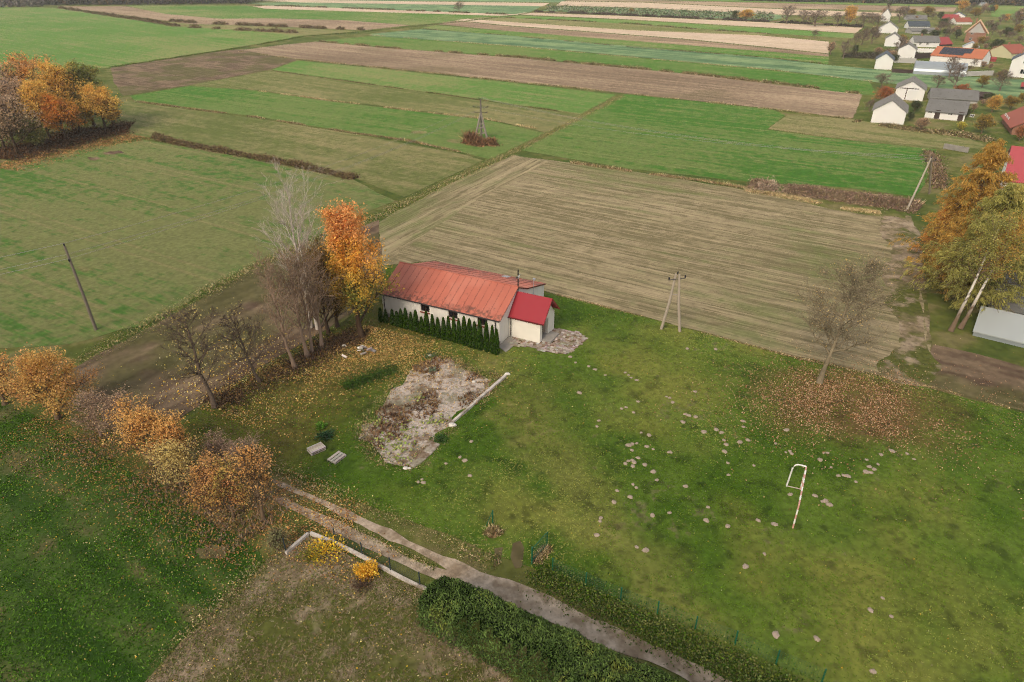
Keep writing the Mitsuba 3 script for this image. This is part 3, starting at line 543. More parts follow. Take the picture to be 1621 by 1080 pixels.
# hedgerow trees along the track
BUSH = [(16, .05, .95, lambda t: .42*np.sqrt(np.maximum(1.05-t, .05))+.1, 46, .5, .03), (8, .15, 1, lambda t: .6-.3*t, 42, .2, .02), (6, .15, 1, lambda t: .5, 40, .1, .01)]
HR = [((92, 662), (60, 546), .2, BUSH, 15000, .16, cpal((210, 156, 66), (222, 166, 72), (192, 148, 62), (214, 142, 74), k=.8), 'full golden orange tree at the left field corner', 20, (1.15, 1.1)),
      ((8, 640), (10, 553), .18, BUSH, 7000, .15, RUST, 'orange tinted tree at the left edge of the view', 21, (1, 1)),
      ((160, 690), (165, 610), .08, BUSH, 1800, .11, TANB, 'thin brownish shrub with sparse orange leaves near the corner tree', 22, (1.1, 1.1)),
      ((205, 700), (196, 612), .1, BUSH, 2200, .11, TANB, 'grey brown twiggy shrub left of the orange bush', 23, (1.1, 1)),
      ((240, 735), (228, 630), .12, BUSH, 6500, .14, ORANGE, 'bright orange bush at the bend of the hedgerow', 24, (.9, .9)),
      ((285, 745), (293, 650), .12, BUSH, 3800, .14, ORANGE, 'thin orange tree behind the yellow bush', 25, (.75, .8)),
      ((290, 775), (288, 690), .11, BUSH, 4600, .14, YELLOW, 'pale yellow bush with open twigs in the hedgerow', 26, (1.1, 1)),
      ((345, 800), (352, 715), .1, BUSH, 3600, .13, RUST, 'rusty orange bush before the twiggy grey shrubs', 27, (1, 1)),
      ((388, 752), (390, 690), .09, BUSH, 700, .1, TANB, 'leafless grey brown thicket behind the hedgerow trees', 28, (1.3, 1.2)),
      ((355, 740), (360, 680), .08, BUSH, 500, .1, TANB, 'leafless shrub left of the grey brown thicket', 29, (1.2, 1.1)),
      ((370, 818), (372, 728), .1, BUSH, 4200, .13, cpal((220, 140, 70), (212, 160, 62), (146, 140, 56), (208, 128, 72), k=.8), 'orange and green bush beside the track tree', 30, (1, 1)),
      ((417, 823), (400, 705), .13, OAK, 2600, .13, RUST, 'slender tree with orange leaves and dark trunk where the track starts', 31, (.8, .8)),
      ((330, 812), (325, 760), .07, BUSH, 1600, .12, RUST, 'low brownish orange shrub at the field side', 32, (1.1, 1.1)),
      ((440, 872), (436, 838), .05, BUSH, 1600, .11, cpal((120, 122, 70), (146, 142, 88), (104, 108, 60)), 'small grey green shrub near the fence corner', 33, (1, 1))]
for pb, pt, r, lev, nl, ls, cf, lab, sd, sq in HR:
    nl = int(nl*.68); b = G(*pb); broad('autumn_tree' if sd in (20, 21, 25, 31) else 'shrub', lab, b, hgt(b, *pt), r, lev, nl, ls, cf, BROWN if sd not in (22, 23, 28, 29) else L(120, 102, 90, k=1.0), seed=sd, jit=.22, squash=sq, cat='tree' if sd in (20, 21, 25, 31) else 'shrub', minr=.012)

# thujas along the church wall
tops = [(-13.74, 63.74, 1.59), (-13.13, 63.41, 1.53), (-12.38, 62.99, 1.78), (-11.86, 62.7, 1.7), (-11.37, 62.42, 2.06), (-10.85, 62.13, 2.26), (-10.27, 61.8, 2.0), (-9.73, 61.5, 2.37), (-9.14, 61.17, 1.82), (-8.57, 60.85, 2.53), (-7.94, 60.5, 2.38), (-7.38, 60.19, 2.21), (-6.77, 59.85, 2.39), (-6.26, 59.56, 2.64), (-5.7, 59.25, 2.75), (-5.19, 58.96, 2.68), (-4.65, 58.66, 3.05), (-4.11, 58.35, 2.99), (-3.61, 58.08, 2.82), (-3.09, 57.78, 3.11), (-2.44, 57.42, 3.16), (-1.87, 57.1, 2.92), (-1.47, 56.88, 2.66)]
def thuja_mesh(seed, n=2600):
    rng = np.random.default_rng(seed)
    t = rng.uniform(0, 1, n)**.9; az = rng.uniform(0, 2*np.pi, n)
    rad = lambda t: .265*np.minimum(1, t*4+.72)*np.sqrt(np.maximum(1-t**1.7, .0))*(1-.12*t)+.012
    r = rad(t)*(1+.16*(meshkit.noise(np.c_[np.cos(az)*2.2, np.sin(az)*2.2, t*9+seed])-.5))*rng.uniform(.86, 1.05, n)
    C = np.c_[r*np.cos(az), r*np.sin(az), t*1.0+.02]
    d = np.c_[np.cos(az)*.5, np.sin(az)*.5, np.ones(n)*1.1]
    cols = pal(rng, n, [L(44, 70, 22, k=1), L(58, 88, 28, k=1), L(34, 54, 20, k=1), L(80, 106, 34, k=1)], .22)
    v, f, c = leaves(rng, C, .1, cols, up=0, aspect=.5, dirs=d*2)
    v[:, 2] = np.maximum(v[:, 2], .0)
    m = MB().add(v, f, c)
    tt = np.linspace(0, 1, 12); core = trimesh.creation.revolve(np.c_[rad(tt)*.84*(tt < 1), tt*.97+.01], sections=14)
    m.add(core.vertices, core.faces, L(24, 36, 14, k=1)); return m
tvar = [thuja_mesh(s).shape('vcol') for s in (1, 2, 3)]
tstem = MB().tube([[0, 0, 0], [0, 0, .5]], [.03, .02], 6, BROWN).shape('vcol')
ordn = ['first', 'second', 'third', 'fourth', 'fifth', 'sixth', 'seventh', 'eighth', 'ninth', 'tenth', 'eleventh', 'twelfth']
rng = np.random.default_rng(77)
for i, (x, y, h) in enumerate(tops):
    k = len(tops)-1-i
    lab = (f'dark green columnar thuja, {ordn[i]} from the far left end of the row by the church' if i < 12 else f'green columnar thuja, {ordn[k]} from the porch end of the row by the church') if 0 < k else 'green columnar thuja nearest the porch, at the corner of the church'
    t = thing('thuja', lab, 'thuja', 'thujas along the church wall')
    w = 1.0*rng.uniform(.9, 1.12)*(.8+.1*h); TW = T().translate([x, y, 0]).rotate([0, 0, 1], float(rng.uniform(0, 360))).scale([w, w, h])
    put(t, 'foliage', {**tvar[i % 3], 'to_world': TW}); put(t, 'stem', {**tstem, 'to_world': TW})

# ------------------------------------------------------------------ evergreen hedge at the bottom edge
def hedge():
    rng = np.random.default_rng(31)
    HH = 3.1
    gpx = [(664, 965, 1.2), (676, 925, 2.3), (705, 908, 2.5), (760, 925, 2.6), (820, 955, 2.6), (900, 990, 2.6), (1000, 1036, 2.6), (1100, 1083, 2.6), (1500, 1290, 2.6), (900, 1330, .2), (885, 1110, .2), (840, 1082, .2), (760, 1040, .2), (700, 1010, .2), (668, 988, .3)]
    poly = Polygon([G(*q)[:2] for q in gpx])
    prepare(poly); bd = poly.exterior
    x0, y0, x1, y1 = poly.bounds
    n = 150000; p = np.c_[rng.uniform(x0, x1, n), rng.uniform(max(y0, 13), y1, n)]
    p = p[contains_xy(poly, p[:, 0], p[:, 1])]
    import shapely
    dist = shapely.distance(shapely.points(p), bd)
    def topz(p, dist):
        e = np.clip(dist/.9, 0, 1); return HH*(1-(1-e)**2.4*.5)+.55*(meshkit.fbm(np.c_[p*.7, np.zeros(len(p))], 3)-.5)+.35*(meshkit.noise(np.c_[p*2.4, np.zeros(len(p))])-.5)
    z = topz(p, dist)
    C = np.c_[p, z]
    # sides
    m = 26000; s = rng.uniform(0, bd.length, m); q = np.array([bd.interpolate(t).coords[0] for t in s]); okk = q[:, 1] > 13; q = q[okk]; m = len(q)
    C2 = np.c_[q+rng.normal(size=(m, 2))*.12, rng.uniform(.05, HH*.7, m)]
    C = np.vstack([C, C2]); n = len(C)
    d = rng.normal(size=(n, 3))*[.8, .8, .3]; d[:, 2] += 1.0
    h = meshkit.fbm(np.c_[C[:, :2]*.8, C[:, 2:]*.5], 3)[:, None]+rng.normal(size=(n, 1))*.08
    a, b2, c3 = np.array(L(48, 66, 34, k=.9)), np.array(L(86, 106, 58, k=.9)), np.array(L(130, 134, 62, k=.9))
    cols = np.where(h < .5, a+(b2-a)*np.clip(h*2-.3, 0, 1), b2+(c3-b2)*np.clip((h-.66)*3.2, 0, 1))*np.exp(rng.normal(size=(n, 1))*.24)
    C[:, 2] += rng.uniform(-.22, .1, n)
    v, f, c = leaves(rng, C, .21, cols, up=0, aspect=.26, dirs=d*1.2)
    k = thing('hedge', 'wide clipped dark evergreen hedge beside the sandy track', 'hedge')
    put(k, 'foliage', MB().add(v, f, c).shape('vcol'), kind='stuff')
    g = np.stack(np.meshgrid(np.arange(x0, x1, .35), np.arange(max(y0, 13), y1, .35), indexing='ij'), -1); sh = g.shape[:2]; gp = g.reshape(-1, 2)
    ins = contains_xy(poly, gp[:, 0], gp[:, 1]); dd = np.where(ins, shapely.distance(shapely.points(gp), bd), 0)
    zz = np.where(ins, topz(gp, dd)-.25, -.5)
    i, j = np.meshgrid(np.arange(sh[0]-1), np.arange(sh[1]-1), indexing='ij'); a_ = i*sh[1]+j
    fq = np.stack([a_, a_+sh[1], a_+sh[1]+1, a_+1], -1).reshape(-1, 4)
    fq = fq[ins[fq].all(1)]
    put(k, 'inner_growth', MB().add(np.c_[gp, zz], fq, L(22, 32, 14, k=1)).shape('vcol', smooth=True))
hedge()

# ------------------------------------------------------------------ copse, larches, birches
LARCH = [(95, .08, .99, lambda t: .34*(1.03-t)**.95+.03, 80, .18, .016), (13, .12, 1, lambda t: .42-.2*t, 55, -.05, .008)]
def larch(label, b, H, cfun, seed, lean=(0, 0), n=20000, wide=1.0, group=None, ls=.2):
    rng = np.random.default_rng(seed); sk = skeleton(rng, H, .24, LARCH, lean, wob=.008)
    sk = [(p*[wide, wide, 1]+b*[1, 1, 0], r) for p, r in sk]
    for p, r in sk[1:]: p[..., 2] -= (np.linspace(0, 1, p.shape[1])**2)[None]*np.linalg.norm(p[:, -1]-p[:, 0], axis=1)[:, None]*.28
    k = thing('larch', label, 'larch', group)
    put(k, 'trunk', bark_mesh(sk[:1], L(90, 72, 58, k=1), rng).shape('bark', smooth=True)); put(k, 'branches', bark_mesh(sk[1:], L(84, 70, 54, k=1), rng, .01).shape('bark'))
    P = sk[2][0]; i = rng.integers(0, len(P), n); t = rng.uniform(.1, 1, n)*3.99; j = t.astype(int); w = (t-j)[:, None]
    C = P[i, j]*(1-w)+P[i, j+1]*w+rng.normal(size=(n, 3))*.13; d = P[i, j+1]-P[i, j]; d /= np.linalg.norm(d, axis=1, keepdims=True)+1e-9; d[:, 2] -= .7
    v, f, c = leaves(rng, C, ls, cfun(C, rng), 0, .2, d); put(k, 'needles', MB().add(v, f, c).shape('leaf'))
LOL = cpal((146, 142, 54), (176, 166, 66), (120, 124, 52), (192, 176, 76), clump=.4, k=.9); LGO = cpal((200, 146, 46), (172, 136, 48), (214, 150, 44), (146, 130, 48), clump=.4, k=.9); LOR = cpal((236, 150, 44), (222, 134, 40), (240, 164, 56), clump=.5, k=.9)
b = G(1528, 486); larch('tall olive larch with a leaning crown in front at the right edge', b, hgt(b, 1588, 292), LOL, 41, (.5, 0), 42000, 1.35, ls=0.36)
b = G(1507, 437); larch('olive gold larch, the tallest pointed one behind the others', b, hgt(b, 1553, 222), LGO, 42, (.2, 0), 36000, 1.1, ls=0.37)
b = G(1486, 408); larch('orange larch on the field side, shorter than its neighbours', b, hgt(b, 1486, 312), LOR, 43, (-.3, 0), 15000, 1.2, ls=0.34)
b = G(1500, 455); larch('brownish gold larch between the orange one and the front one', b, hgt(b, 1530, 345), LGO, 44, (-.2, 0), 22000, 1.5, ls=0.35)
b = G(1575, 430); larch('yellow green larch at the right edge behind the front one', b, hgt(b, 1612, 290), LOL, 45, (0, 0), 20000, 1.3, ls=0.36)
BIR = [(16, .45, .98, lambda t: .26*np.sqrt(np.maximum(1.05-t, .05))+.05, 44, .4, .018), (8, .2, 1, lambda t: .5, 42, .0, .01)]
def birch(label, b, H, lean, seed, n, cf):
    rng = np.random.default_rng(seed); sk = skeleton(rng, H, .19, BIR, lean, wob=.012); sk = [(p+b*[1, 1, 0], r) for p, r in sk]
    k = thing('birch', label, 'birch'); m = bark_mesh(sk[:1], (1, 1, 1), rng)
    v, f, c = m.arr(); z = np.clip((v[:, 2]-1.2)/2.2, 0, 1)[:, None]; dk = (meshkit.noise(v*[2, 2, 5]) > .62)[:, None]
    c = np.array(L(118, 100, 84, k=1))*(1-z)+np.where(dk, L(84, 74, 66, k=1), L(214, 206, 196, k=1))*z
    tr = MB()
    P, R = sk[0]; tt = np.linspace(0, 1, 40); x = tt*8; i = np.minimum(x.astype(int), 7); w = (x-i)[:, None]
    pp = P[0][i]*(1-w)+P[0][i+1]*w; rr_ = R[0][i]*(1-w[:, 0])+R[0][i+1]*w[:, 0]
    v, f = tubes(pp[None], rr_[None], 9); z = np.clip((v[:, 2]-1.5)/2.5, 0, 1)[:, None]; dk = (meshkit.noise(v*[1.5, 1.5, 4]) > .6)[:, None]
    c = np.array(L(118, 100, 84, k=1))*(1-z)+np.where(dk, L(90, 78, 70, k=1), L(214, 206, 196, k=1))*z
    put(k, 'trunk', tr.add(v, f, c).shape('bark', smooth=True)); put(k, 'branches', bark_mesh(sk[1:], L(96, 80, 70, k=1), rng, .012).shape('bark'))
    put(k, 'crown', leaf_mesh(sk, n, .16, cf, rng, .25).shape('leaf'))
b = G(1505, 524); birch('white barked birch leaning right, left one of the pair by the tin shed', b, 11.0, (1.4, .3), 46, 5000, LOL)
b = G(1520, 520); birch('forked birch leaning further right beside the tin shed', b, 10.5, (2.6, .4), 47, 5000, LGO)
b = G(1597, 420); broad('bare_tree', 'reddish bare twiggy tree behind the larches at the right edge', b, hgt(b, 1612, 320), .15, OAK, 900, .12, TANB, L(120, 92, 76, k=1), seed=48)
# copse on the left: every tree its own
COP = [(18, .18, .97, lambda t: .34*np.sqrt(np.maximum(1.04-t, .03))+.08, 48, .45, .03), (8, .15, 1, lambda t: .6-.3*t, 42, .2, .02), (5, .15, 1, lambda t: .5, 40, .1, .012)]
CO = [((168, 208), (172, 132), 9000, GOLD, 'golden tree at the right end of the copse', 1.2), ((150, 200), (146, 96), 8000, GREENY, 'tall yellow green tree standing highest behind the golden one', 1.0), ((118, 206), (108, 100), 8000, GOLD, 'tall yellow tree in the middle back of the copse', 1.0), ((104, 224), (96, 150), 9500, cpal((214, 138, 34), (224, 122, 30), (200, 140, 40)), 'vivid orange tree at the front of the copse', 1.15), ((80, 222), (68, 128), 7500, GOLD, 'amber tree left of the vivid orange one', 1.0),
      ((72, 200), (55, 84), 6000, RUST, 'rusty tree top showing above the amber one', 1.1), ((58, 236), (62, 186), 6000, GREENY, 'low yellow green tree at the front edge of the copse', 1.2), ((36, 220), (30, 118), 4200, TANB, 'mauve brown thin tree on the left of the copse', 1.1), ((28, 246), (4, 150), 2600, TANB, 'dark trunk tree leaning left at the copse edge', 1.0), ((8, 240), (2, 170), 4200, OLIVEGOLD, 'olive tree at the left edge of the view', 1.1), ((14, 205), (14, 100), 3200, TANB, 'grey bare crown behind the left end of the copse', 1.1), ((90, 190), (104, 118), 1500, TANB, 'bare dark twiggy tree inside the copse', .9), ((182, 206), (183, 150), 500, TANB, 'small bare tree on the right flank of the golden one', .8), ((130, 215), (128, 160), 5000, OLIVEGOLD, 'olive brown tree between the orange and golden trees', .9), ((-30, 235), (-40, 120), 4500, RUST, 'rust coloured tree just past the left edge', 1.1), ((40, 190), (48, 104), 4000, OLIVEGOLD, 'ochre tree in the second rank of the copse', 1.0)]
for i, (pb, pt, nl, cf, lab, sq) in enumerate(CO):
    b = G(*pb); broad('copse_tree', lab, b, hgt(b, *pt), .3, COP, nl, .34, cf, DARKB, seed=60+i, jit=.4, squash=(sq*1.25, sq*1.25), minr=.03, group='trees of the left copse')

# ------------------------------------------------------------------ small tree models for the village, shared between copies
def model(seed, H, levels, nl, ls, cf, bark, squash=1.0, minr=.03):
    rng = np.random.default_rng(seed); sk = skeleton(rng, H, .02*H+.03, levels); top = max(float(p[..., 2].max()) for p, _ in sk); sk = [(p*[squash, squash, H/top], r) for p, r in sk]
    return dict(trunk=bark_mesh(sk[:1], bark, rng).shape('bark'), branches=bark_mesh(sk[1:], bark, rng, minr).shape('bark'), crown=leaf_mesh(sk, nl, ls, cf, rng, .3).shape('leaf') if nl else None)
V2 = [(14, .15, .97, lambda t: .36*np.sqrt(np.maximum(1.04-t, .03))+.08, 48, .45, .03), (8, .15, 1, lambda t: .6-.3*t, 42, .2, .02), (5, .15, 1, lambda t: .5, 40, .1, .012)]
MOD = {'bare': model(1, 8, V2, 0, 1, None, L(104, 92, 84, k=1)), 'bare2': model(2, 8, V2, 250, .22, TANB, L(92, 80, 72, k=1), 1.25), 'brown': model(3, 6, V2, 1400, .3, TANB, L(96, 80, 70, k=1), 1.2), 'orange': model(4, 6, V2, 2600, .32, cpal((196, 108, 56), (180, 92, 48), (206, 132, 62)), BROWN, 1.25), 'gold': model(5, 6, V2, 2600, .32, GOLD, BROWN, 1.2), 'olive': model(6, 6, V2, 2400, .32, OLIVEGOLD, BROWN, 1.2), 'green': model(7, 5, V2, 2600, .3, cpal((60, 76, 40), (82, 96, 48), (48, 62, 36)), BROWN, 1.2), 'yellow': model(8, 3, BUSH, 2200, .2, cpal((222, 206, 30), (236, 220, 48), (196, 180, 30)), BROWN, 1.2), 'spruce': model(9, 9, [(60, .06, .99, lambda t: .2*(1.04-t)+.02, 80, .1, .015), (9, .15, 1, lambda t: .45, 50, 0, .01)], 4000, .36, cpal((40, 56, 40), (56, 72, 50)), DARKB)}
def plant(kind, ub, vb, ut, vt, label, wide=1.0, name=None, cat='tree', seed=0, group=None):
    b = G(ub, vb); h = hgt(b, ut, vt); base = {'bare': 8, 'bare2': 8, 'spruce': 9, 'yellow': 3, 'green': 5}.get(kind, 6)
    k = thing(name or {'bare': 'bare_tree', 'bare2': 'bare_tree', 'spruce': 'spruce', 'yellow': 'shrub'}.get(kind, 'garden_tree'), label, cat, group)
    s = h/base; TW = T().translate([float(b[0]), float(b[1]), 0]).rotate([0, 0, 1], (seed*67+ub*13) % 360).scale([s*wide, s*wide, s])
    for part, d in MOD[kind].items():
        if d: put(k, part, {**d, 'to_world': TW})
q1 = lambda x, y: (1370+x/6.458, y/6.458)
q2 = lambda x, y: (1370+x/6.458, 90+y/6.458)
PL = [('orange', q2(190, 470), q2(180, 300), 'rust orange round shrub behind the left white barn', 1.6), ('bare2', q2(40, 560), q2(60, 430), 'brown thicket at the left foot of the white barn', 1.3), ('bare2', q2(160, 320), q2(180, 160), 'bare bushy tree above the rust orange shrub', 1.5), ('brown', q2(560, 760), q2(545, 610), 'shrub with yellowish leaves right of the white barn', 1.4), ('yellow', q2(968, 745), q2(968, 660), 'bright yellow round shrub in front of the cowshed', 1.1), ('olive', q2(1180, 790), q2(1180, 590), 'dark olive round shrub right of the yellow one', 1.2), ('orange', q2(960, 420), q2(985, 280), 'coral orange tree behind the cowshed', 1.8), ('gold', q2(1290, 570), q2(1270, 385), 'gold and green tree by the brown shed', 1.2), ('olive', q2(1480, 540), q2(1480, 400), 'olive gold trees left of the brick house', 1.6), ('olive', q2(1600, 470), q2(1590, 370), 'brownish gold tree above the brick house roof', 1.5), ('orange', q2(1570, 860), q2(1570, 700), 'dark rust shrub in front of the brick house', 1.1), ('green', q2(500, 560), q2(480, 445), 'green bushes between the two white barns', 1.3), ('green', q2(450, 660), q2(450, 560), 'low green shrub beside the left barn wall', 1.0), ('brown', q2(1100, 570), q2(1110, 470), 'brown bush at the cowshed end', 1.0), ('bare', q1(850, 800), q1(850, 560), 'bare tree in front of the grey hangar', 1.2), ('bare', q1(910, 905), q1(930, 640), 'second bare tree before the hangar, further right', 1.1), ('bare2', q1(730, 900), q1(735, 760), 'low bare thicket above the cowshed roof', 1.6), ('bare2', q1(1370, 930), q1(1350, 700), 'wide bare tree left of the white two storey house', 1.3), ('olive', q1(1190, 900), q1(1190, 770), 'dull yellow tree below the hangar end', 1.2), ('brown', q1(1270, 720), q1(1270, 640), 'brown tree by the hangar gable', 1.0), ('bare2', q1(1100, 700), q1(1100, 590), 'bare bush before the long white shed', 1.0),
      ('bare', q1(330, 590), q1(310, 360), 'bare pale tree before the third white barn', 1.0), ('bare2', q1(60, 450), q1(60, 260), 'dark bare tree left of the third white barn', 1.4), ('bare2', q1(-40, 460), q1(-40, 300), 'dark bare tree at the orchard corner', 1.3), ('bare2', q1(-110, 480), q1(-100, 330), 'bare tree at the field corner by the orchard', 1.2), ('brown', q1(-360, 560), q1(-360, 420), 'lone willow like tree at the garden edge', 1.0), ('bare', q1(-230, 600), q1(-240, 400), 'slim bare tree beside the small blue tarpaulin', 1.0), ('green', q1(-110, 560), q1(-110, 460), 'small dark gnarled tree in the garden', .8), ('bare2', q1(-520, 395), q1(-480, 300), 'lone dark bush in the pale strips', 1.4), ('bare2', q1(340, 230), q1(330, 60), 'dark bare tree between the far barns', 1.3), ('spruce', q1(425, 140), q1(430, 60), 'dark spruce among the far bare trees', .8), ('bare2', q1(60, 230), q1(30, 120), 'dense bare trees at the far left end of the village', 1.8), ('bare2', q1(680, 200), q1(690, 120), 'bare trees behind the far grey roof', 1.4), ('bare2', q1(830, 320), q1(830, 210), 'dark bushes left of the brick gable house', 1.6), ('green', q1(590, 370), q1(590, 300), 'green shrubs behind the grey roofed cottage', 1.4), ('green', q1(930, 400), q1(930, 300), 'dark green tree beside the brick gable house', 1.0), ('gold', q1(985, 130), q1(980, 0), 'ochre tall tree at the end of the far wood', 1.5), ('gold', q1(1320, 130), q1(1330, 50), 'small golden tree beyond the village', .9), ('bare2', q1(1170, 170), q1(1180, 80), 'reddish bare tree beyond the red roofs', 1.1), ('bare2', q1(1090, 110), q1(1090, 20), 'bare tree before the far wood', 1.1), ('gold', q1(1430, 230), q1(1430, 140), 'yellow tree left of the pale birch', 1.3), ('bare', q1(1520, 310), q1(1540, 100), 'pale birch like tree at the right of the village', 1.2), ('green', q1(1330, 540), q1(1310, 400), 'dark garden tree right of the orange roof', 1.4), ('spruce', q1(1410, 540), q1(1405, 470), 'small dark conifer by the red porch', 1.0), ('bare2', q1(1560, 460), q1(1550, 360), 'bushes at the right edge behind the red roof', 1.6), ('green', q1(1300, 300), q1(1290, 240), 'dark hedge trees right of the brick gable house', 1.6), ('brown', q1(520, 205), q1(510, 160), 'tan shrub in front of the far grey roof', 1.2), ('olive', q1(140, 560), q1(140, 490), 'olive shrub left of the slate roofed barn', 1.2), ('bare2', q1(1380, 380), q1(1380, 300), 'low bare orchard right of the brick gable house', 2.0),
      ('bare2', (1245, 38), (1242, 7), 'reddish brown bare tree in the far hedge', 1.2), ('gold', (1343, 42), (1343, 9), 'yellow birch in the far hedge', 1.0), ('bare2', (1290, 42), (1290, 14), 'grey bare clump of the far hedge', 2.0), ('bare2', (1270, 38), (1268, 14), 'brown bare clump left of the grey one in the far hedge', 1.3), ('bare2', (1325, 42), (1322, 18), 'dark bare clump beside the yellow birch', 1.6), ('bare2', (1365, 44), (1365, 18), 'dark bare clump right of the yellow birch', 1.8), ('bare2', (1388, 46), (1388, 22), 'dark bare clump at the village end of the far hedge', 1.6), ('gold', (1180, 33), (1180, 15), 'orange yellow tree clump in the nursery', 2.2), ('green', (1163, 31), (1163, 17), 'dark green tree left of the nursery clump', 1.2), ('bare2', (727, 20), (727, 1), 'lone dark tree standing far off in the fields', 1.5), ('olive', (999, 22), (999, 13), 'small yellowish tree in the nursery', 1.3)]
rv = np.random.default_rng(66)
for u, v, k_ in [(1382, 62, 3), (1400, 88, 3), (1420, 100, 2), (1405, 20, 4), (1440, 26, 3), (1475, 30, 3), (1500, 42, 3), (1476, 58, 3), (1440, 76, 3), (1510, 60, 4), (1528, 78, 3), (1560, 74, 4), (1590, 82, 4), (1575, 48, 4), (1600, 60, 4), (1540, 110, 2), (1580, 128, 3), (1560, 165, 3), (1600, 190, 3), (1520, 185, 2), (1560, 20, 4), (1535, 28, 3), (1615, 30, 4)]:
    for q in range(k_):
        uu, vv = u+rv.normal()*9, v+rv.normal()*4; PL.append((['bare2', 'bare2', 'brown', 'bare', 'green', 'olive'][rv.integers(6)], (uu, vv), (uu, vv-rv.uniform(9, 17)), None, rv.uniform(1, 1.7)))
for i, (kd, pb, pt, lab, w) in enumerate(PL):
    if lab is None: plant(kd, *pb, *pt, {'bare2': 'bushy leafless garden tree among the village houses', 'bare': 'slim leafless garden tree among the village houses', 'brown': 'brown leaved garden tree among the village houses', 'green': 'small dark green garden tree among the village houses', 'olive': 'olive yellow garden tree among the village houses'}[kd], w, seed=i, group='garden trees of the village'); continue
    plant(kd, *pb, *pt, lab, w, seed=i, cat='shrub' if 'shrub' in lab or 'bush' in lab else 'tree')

# ------------------------------------------------------------------ village buildings
def house(name, label, A, B, eave, ridge, depth, style, wall, roof, over=.35, wins=(), doors=(), ridge_off=.5, cat='house', thick=.12, extra=None):
    "A, B: ground ends of the wall towards the camera; style gable: that wall carries the gable, side: the eaves run along it"
    A, B = np.asarray(A)[:2], np.asarray(B)[:2]; w = float(np.linalg.norm(B-A)); ex = (B-A)/w; ey = np.array([-ex[1], ex[0]])
    fr = lambda v: np.c_[A+np.outer(np.asarray(v)[:, 0], ex)+np.outer(np.asarray(v)[:, 1], ey), np.asarray(v)[:, 2]]
    k = thing(name, label, cat); span = w if style == 'gable' else depth; ln = depth if style == 'gable' else w
    ax = 'y' if style == 'gable' else 'x'; m = span*ridge_off
    put(k, 'wall', one(*prism([(0, -.2), (span, -.2), (span, eave-.02), (m, ridge-.02), (0, eave-.02)], 0, ln, ax), wall, fr))
    s0, s1 = (ridge-eave)/m, (ridge-eave)/(span-m)
    for P in ([(-over, eave-s0*over), (m, ridge), (m, ridge+thick), (-over, eave-s0*over+thick)], [(m, ridge), (span+over, eave-s1*over), (span+over, eave-s1*over+thick), (m, ridge+thick)]):
        p = Polygon(P); v, f = prism(list(p.exterior.coords)[:-1] if p.exterior.is_ccw else list(p.exterior.coords)[:-1][::-1], -over*.6, ln+over*.6, ax)
        if ax == 'x': uv = np.c_[v[:, 0], v[:, 1]]
        else: uv = np.c_[v[:, 1], v[:, 0]]
        put(k, 'roof', mikit.ply((fr(v), f), roof, uv=uv))
    for x0, z0, ww, hh in wins:
        q = put(k, 'window', one(*MB().box((x0, -.012, z0), (x0+ww, .05, z0+hh)).arr()[:2], 'glass_dark', fr))
        mm = MB()
        for lo, hi in (((x0-.08, z0-.08), (x0, z0+hh+.08)), ((x0+ww, z0-.08), (x0+ww+.08, z0+hh+.08)), ((x0, z0-.08), (x0+ww, z0)), ((x0, z0+hh), (x0+ww, z0+hh+.08)), ((x0+ww/2-.04, z0), (x0+ww/2+.04, z0+hh))): mm.box((lo[0], -.05, lo[1]), (hi[0], .04, hi[1]))
        put(q, 'frame', one(*mm.arr()[:2], 'white_paint', fr))
    if cat == 'house': put(k, 'chimney', one(*MB().box((w*.3, depth*.45, ridge-1.2), (w*.3+.55, depth*.45+.55, ridge+.9)).arr()[:2], 'brick', fr))
    for x0, ww, hh, c in doors: put(k, 'door', one(*MB().box((x0, -.04, 0), (x0+ww, .05, hh)).arr()[:2], c, fr))
    return k, fr, w
def gh(name, label, a, b, e, ap, depth, wall, roof, turn=0.0, **kw):
    A, B = G(*a), G(*b); M = (A+B)/2; az = math.atan2(M[1], M[0])-math.pi/2+turn; ex = np.array([math.cos(az), math.sin(az), 0]); w = abs((B-A)@ex); A, B = M-ex*w/2, M+ex*w/2; ev = hgt(A, *e); M = (A+B)/2; return house(name, label, A, B, ev, max(hgt(M, *ap), ev+.6), depth, 'gable', wall, roof, **kw)
def sh(name, label, a, b, e, depth, rise, wall, roof, **kw):
    A, B = G(*a), G(*b); ev = hgt(A, *e); return house(name, label, A, B, ev, ev+rise, depth, 'side', wall, roof, **kw)
gh('barn', 'white barn with grey roof standing nearest at the field edge', q2(55, 662), q2(385, 706), q2(78, 545), q2(280, 448), 11, 'white_wall', 'fibre_sheet', cat='barn')
k, fr, w = gh('barn', 'white barn with a dark door rail, behind the nearest one', q2(293, 425), q2(580, 462), q2(330, 325), q2(482, 252), 11, 'white_wall', 'fibre_sheet', cat='barn')
put(k, 'door_rail', one(*MB().box((w*.12, -.06, 2.9), (w*.78, -.01, 3.1)).box((w*.36, -.05, .1), (w*.39, -.01, 2.9)).arr()[:2], 'dark_wall', fr))
put(k, 'door', one(*MB().box((w*.4, -.04, .1), (w*.75, .02, 2.88)).arr()[:2], 'white_paint', fr))
k, fr, w = sh('cowshed', 'low white cowshed with long grey roof and dark doorways', q2(600, 622), q2(1003, 660), q2(598, 545), 7.5, 2.1, 'white_wall', 'fibre_sheet', cat='shed', doors=[(2.0, 1.1, 2.0, 'dark_wall'), (6.9, 1.1, 2.0, 'dark_wall')], wins=[(.6, 1.2, .7, .5), (4.8, 1.2, .8, .5), (9.3, 1.2, .7, .5)])
sh('shed', 'grey roofed shed behind the cowshed', q2(655, 452), q2(1140, 482), q2(655, 415), 7, 1.9, 'grey_wall', 'fibre_sheet', cat='shed')
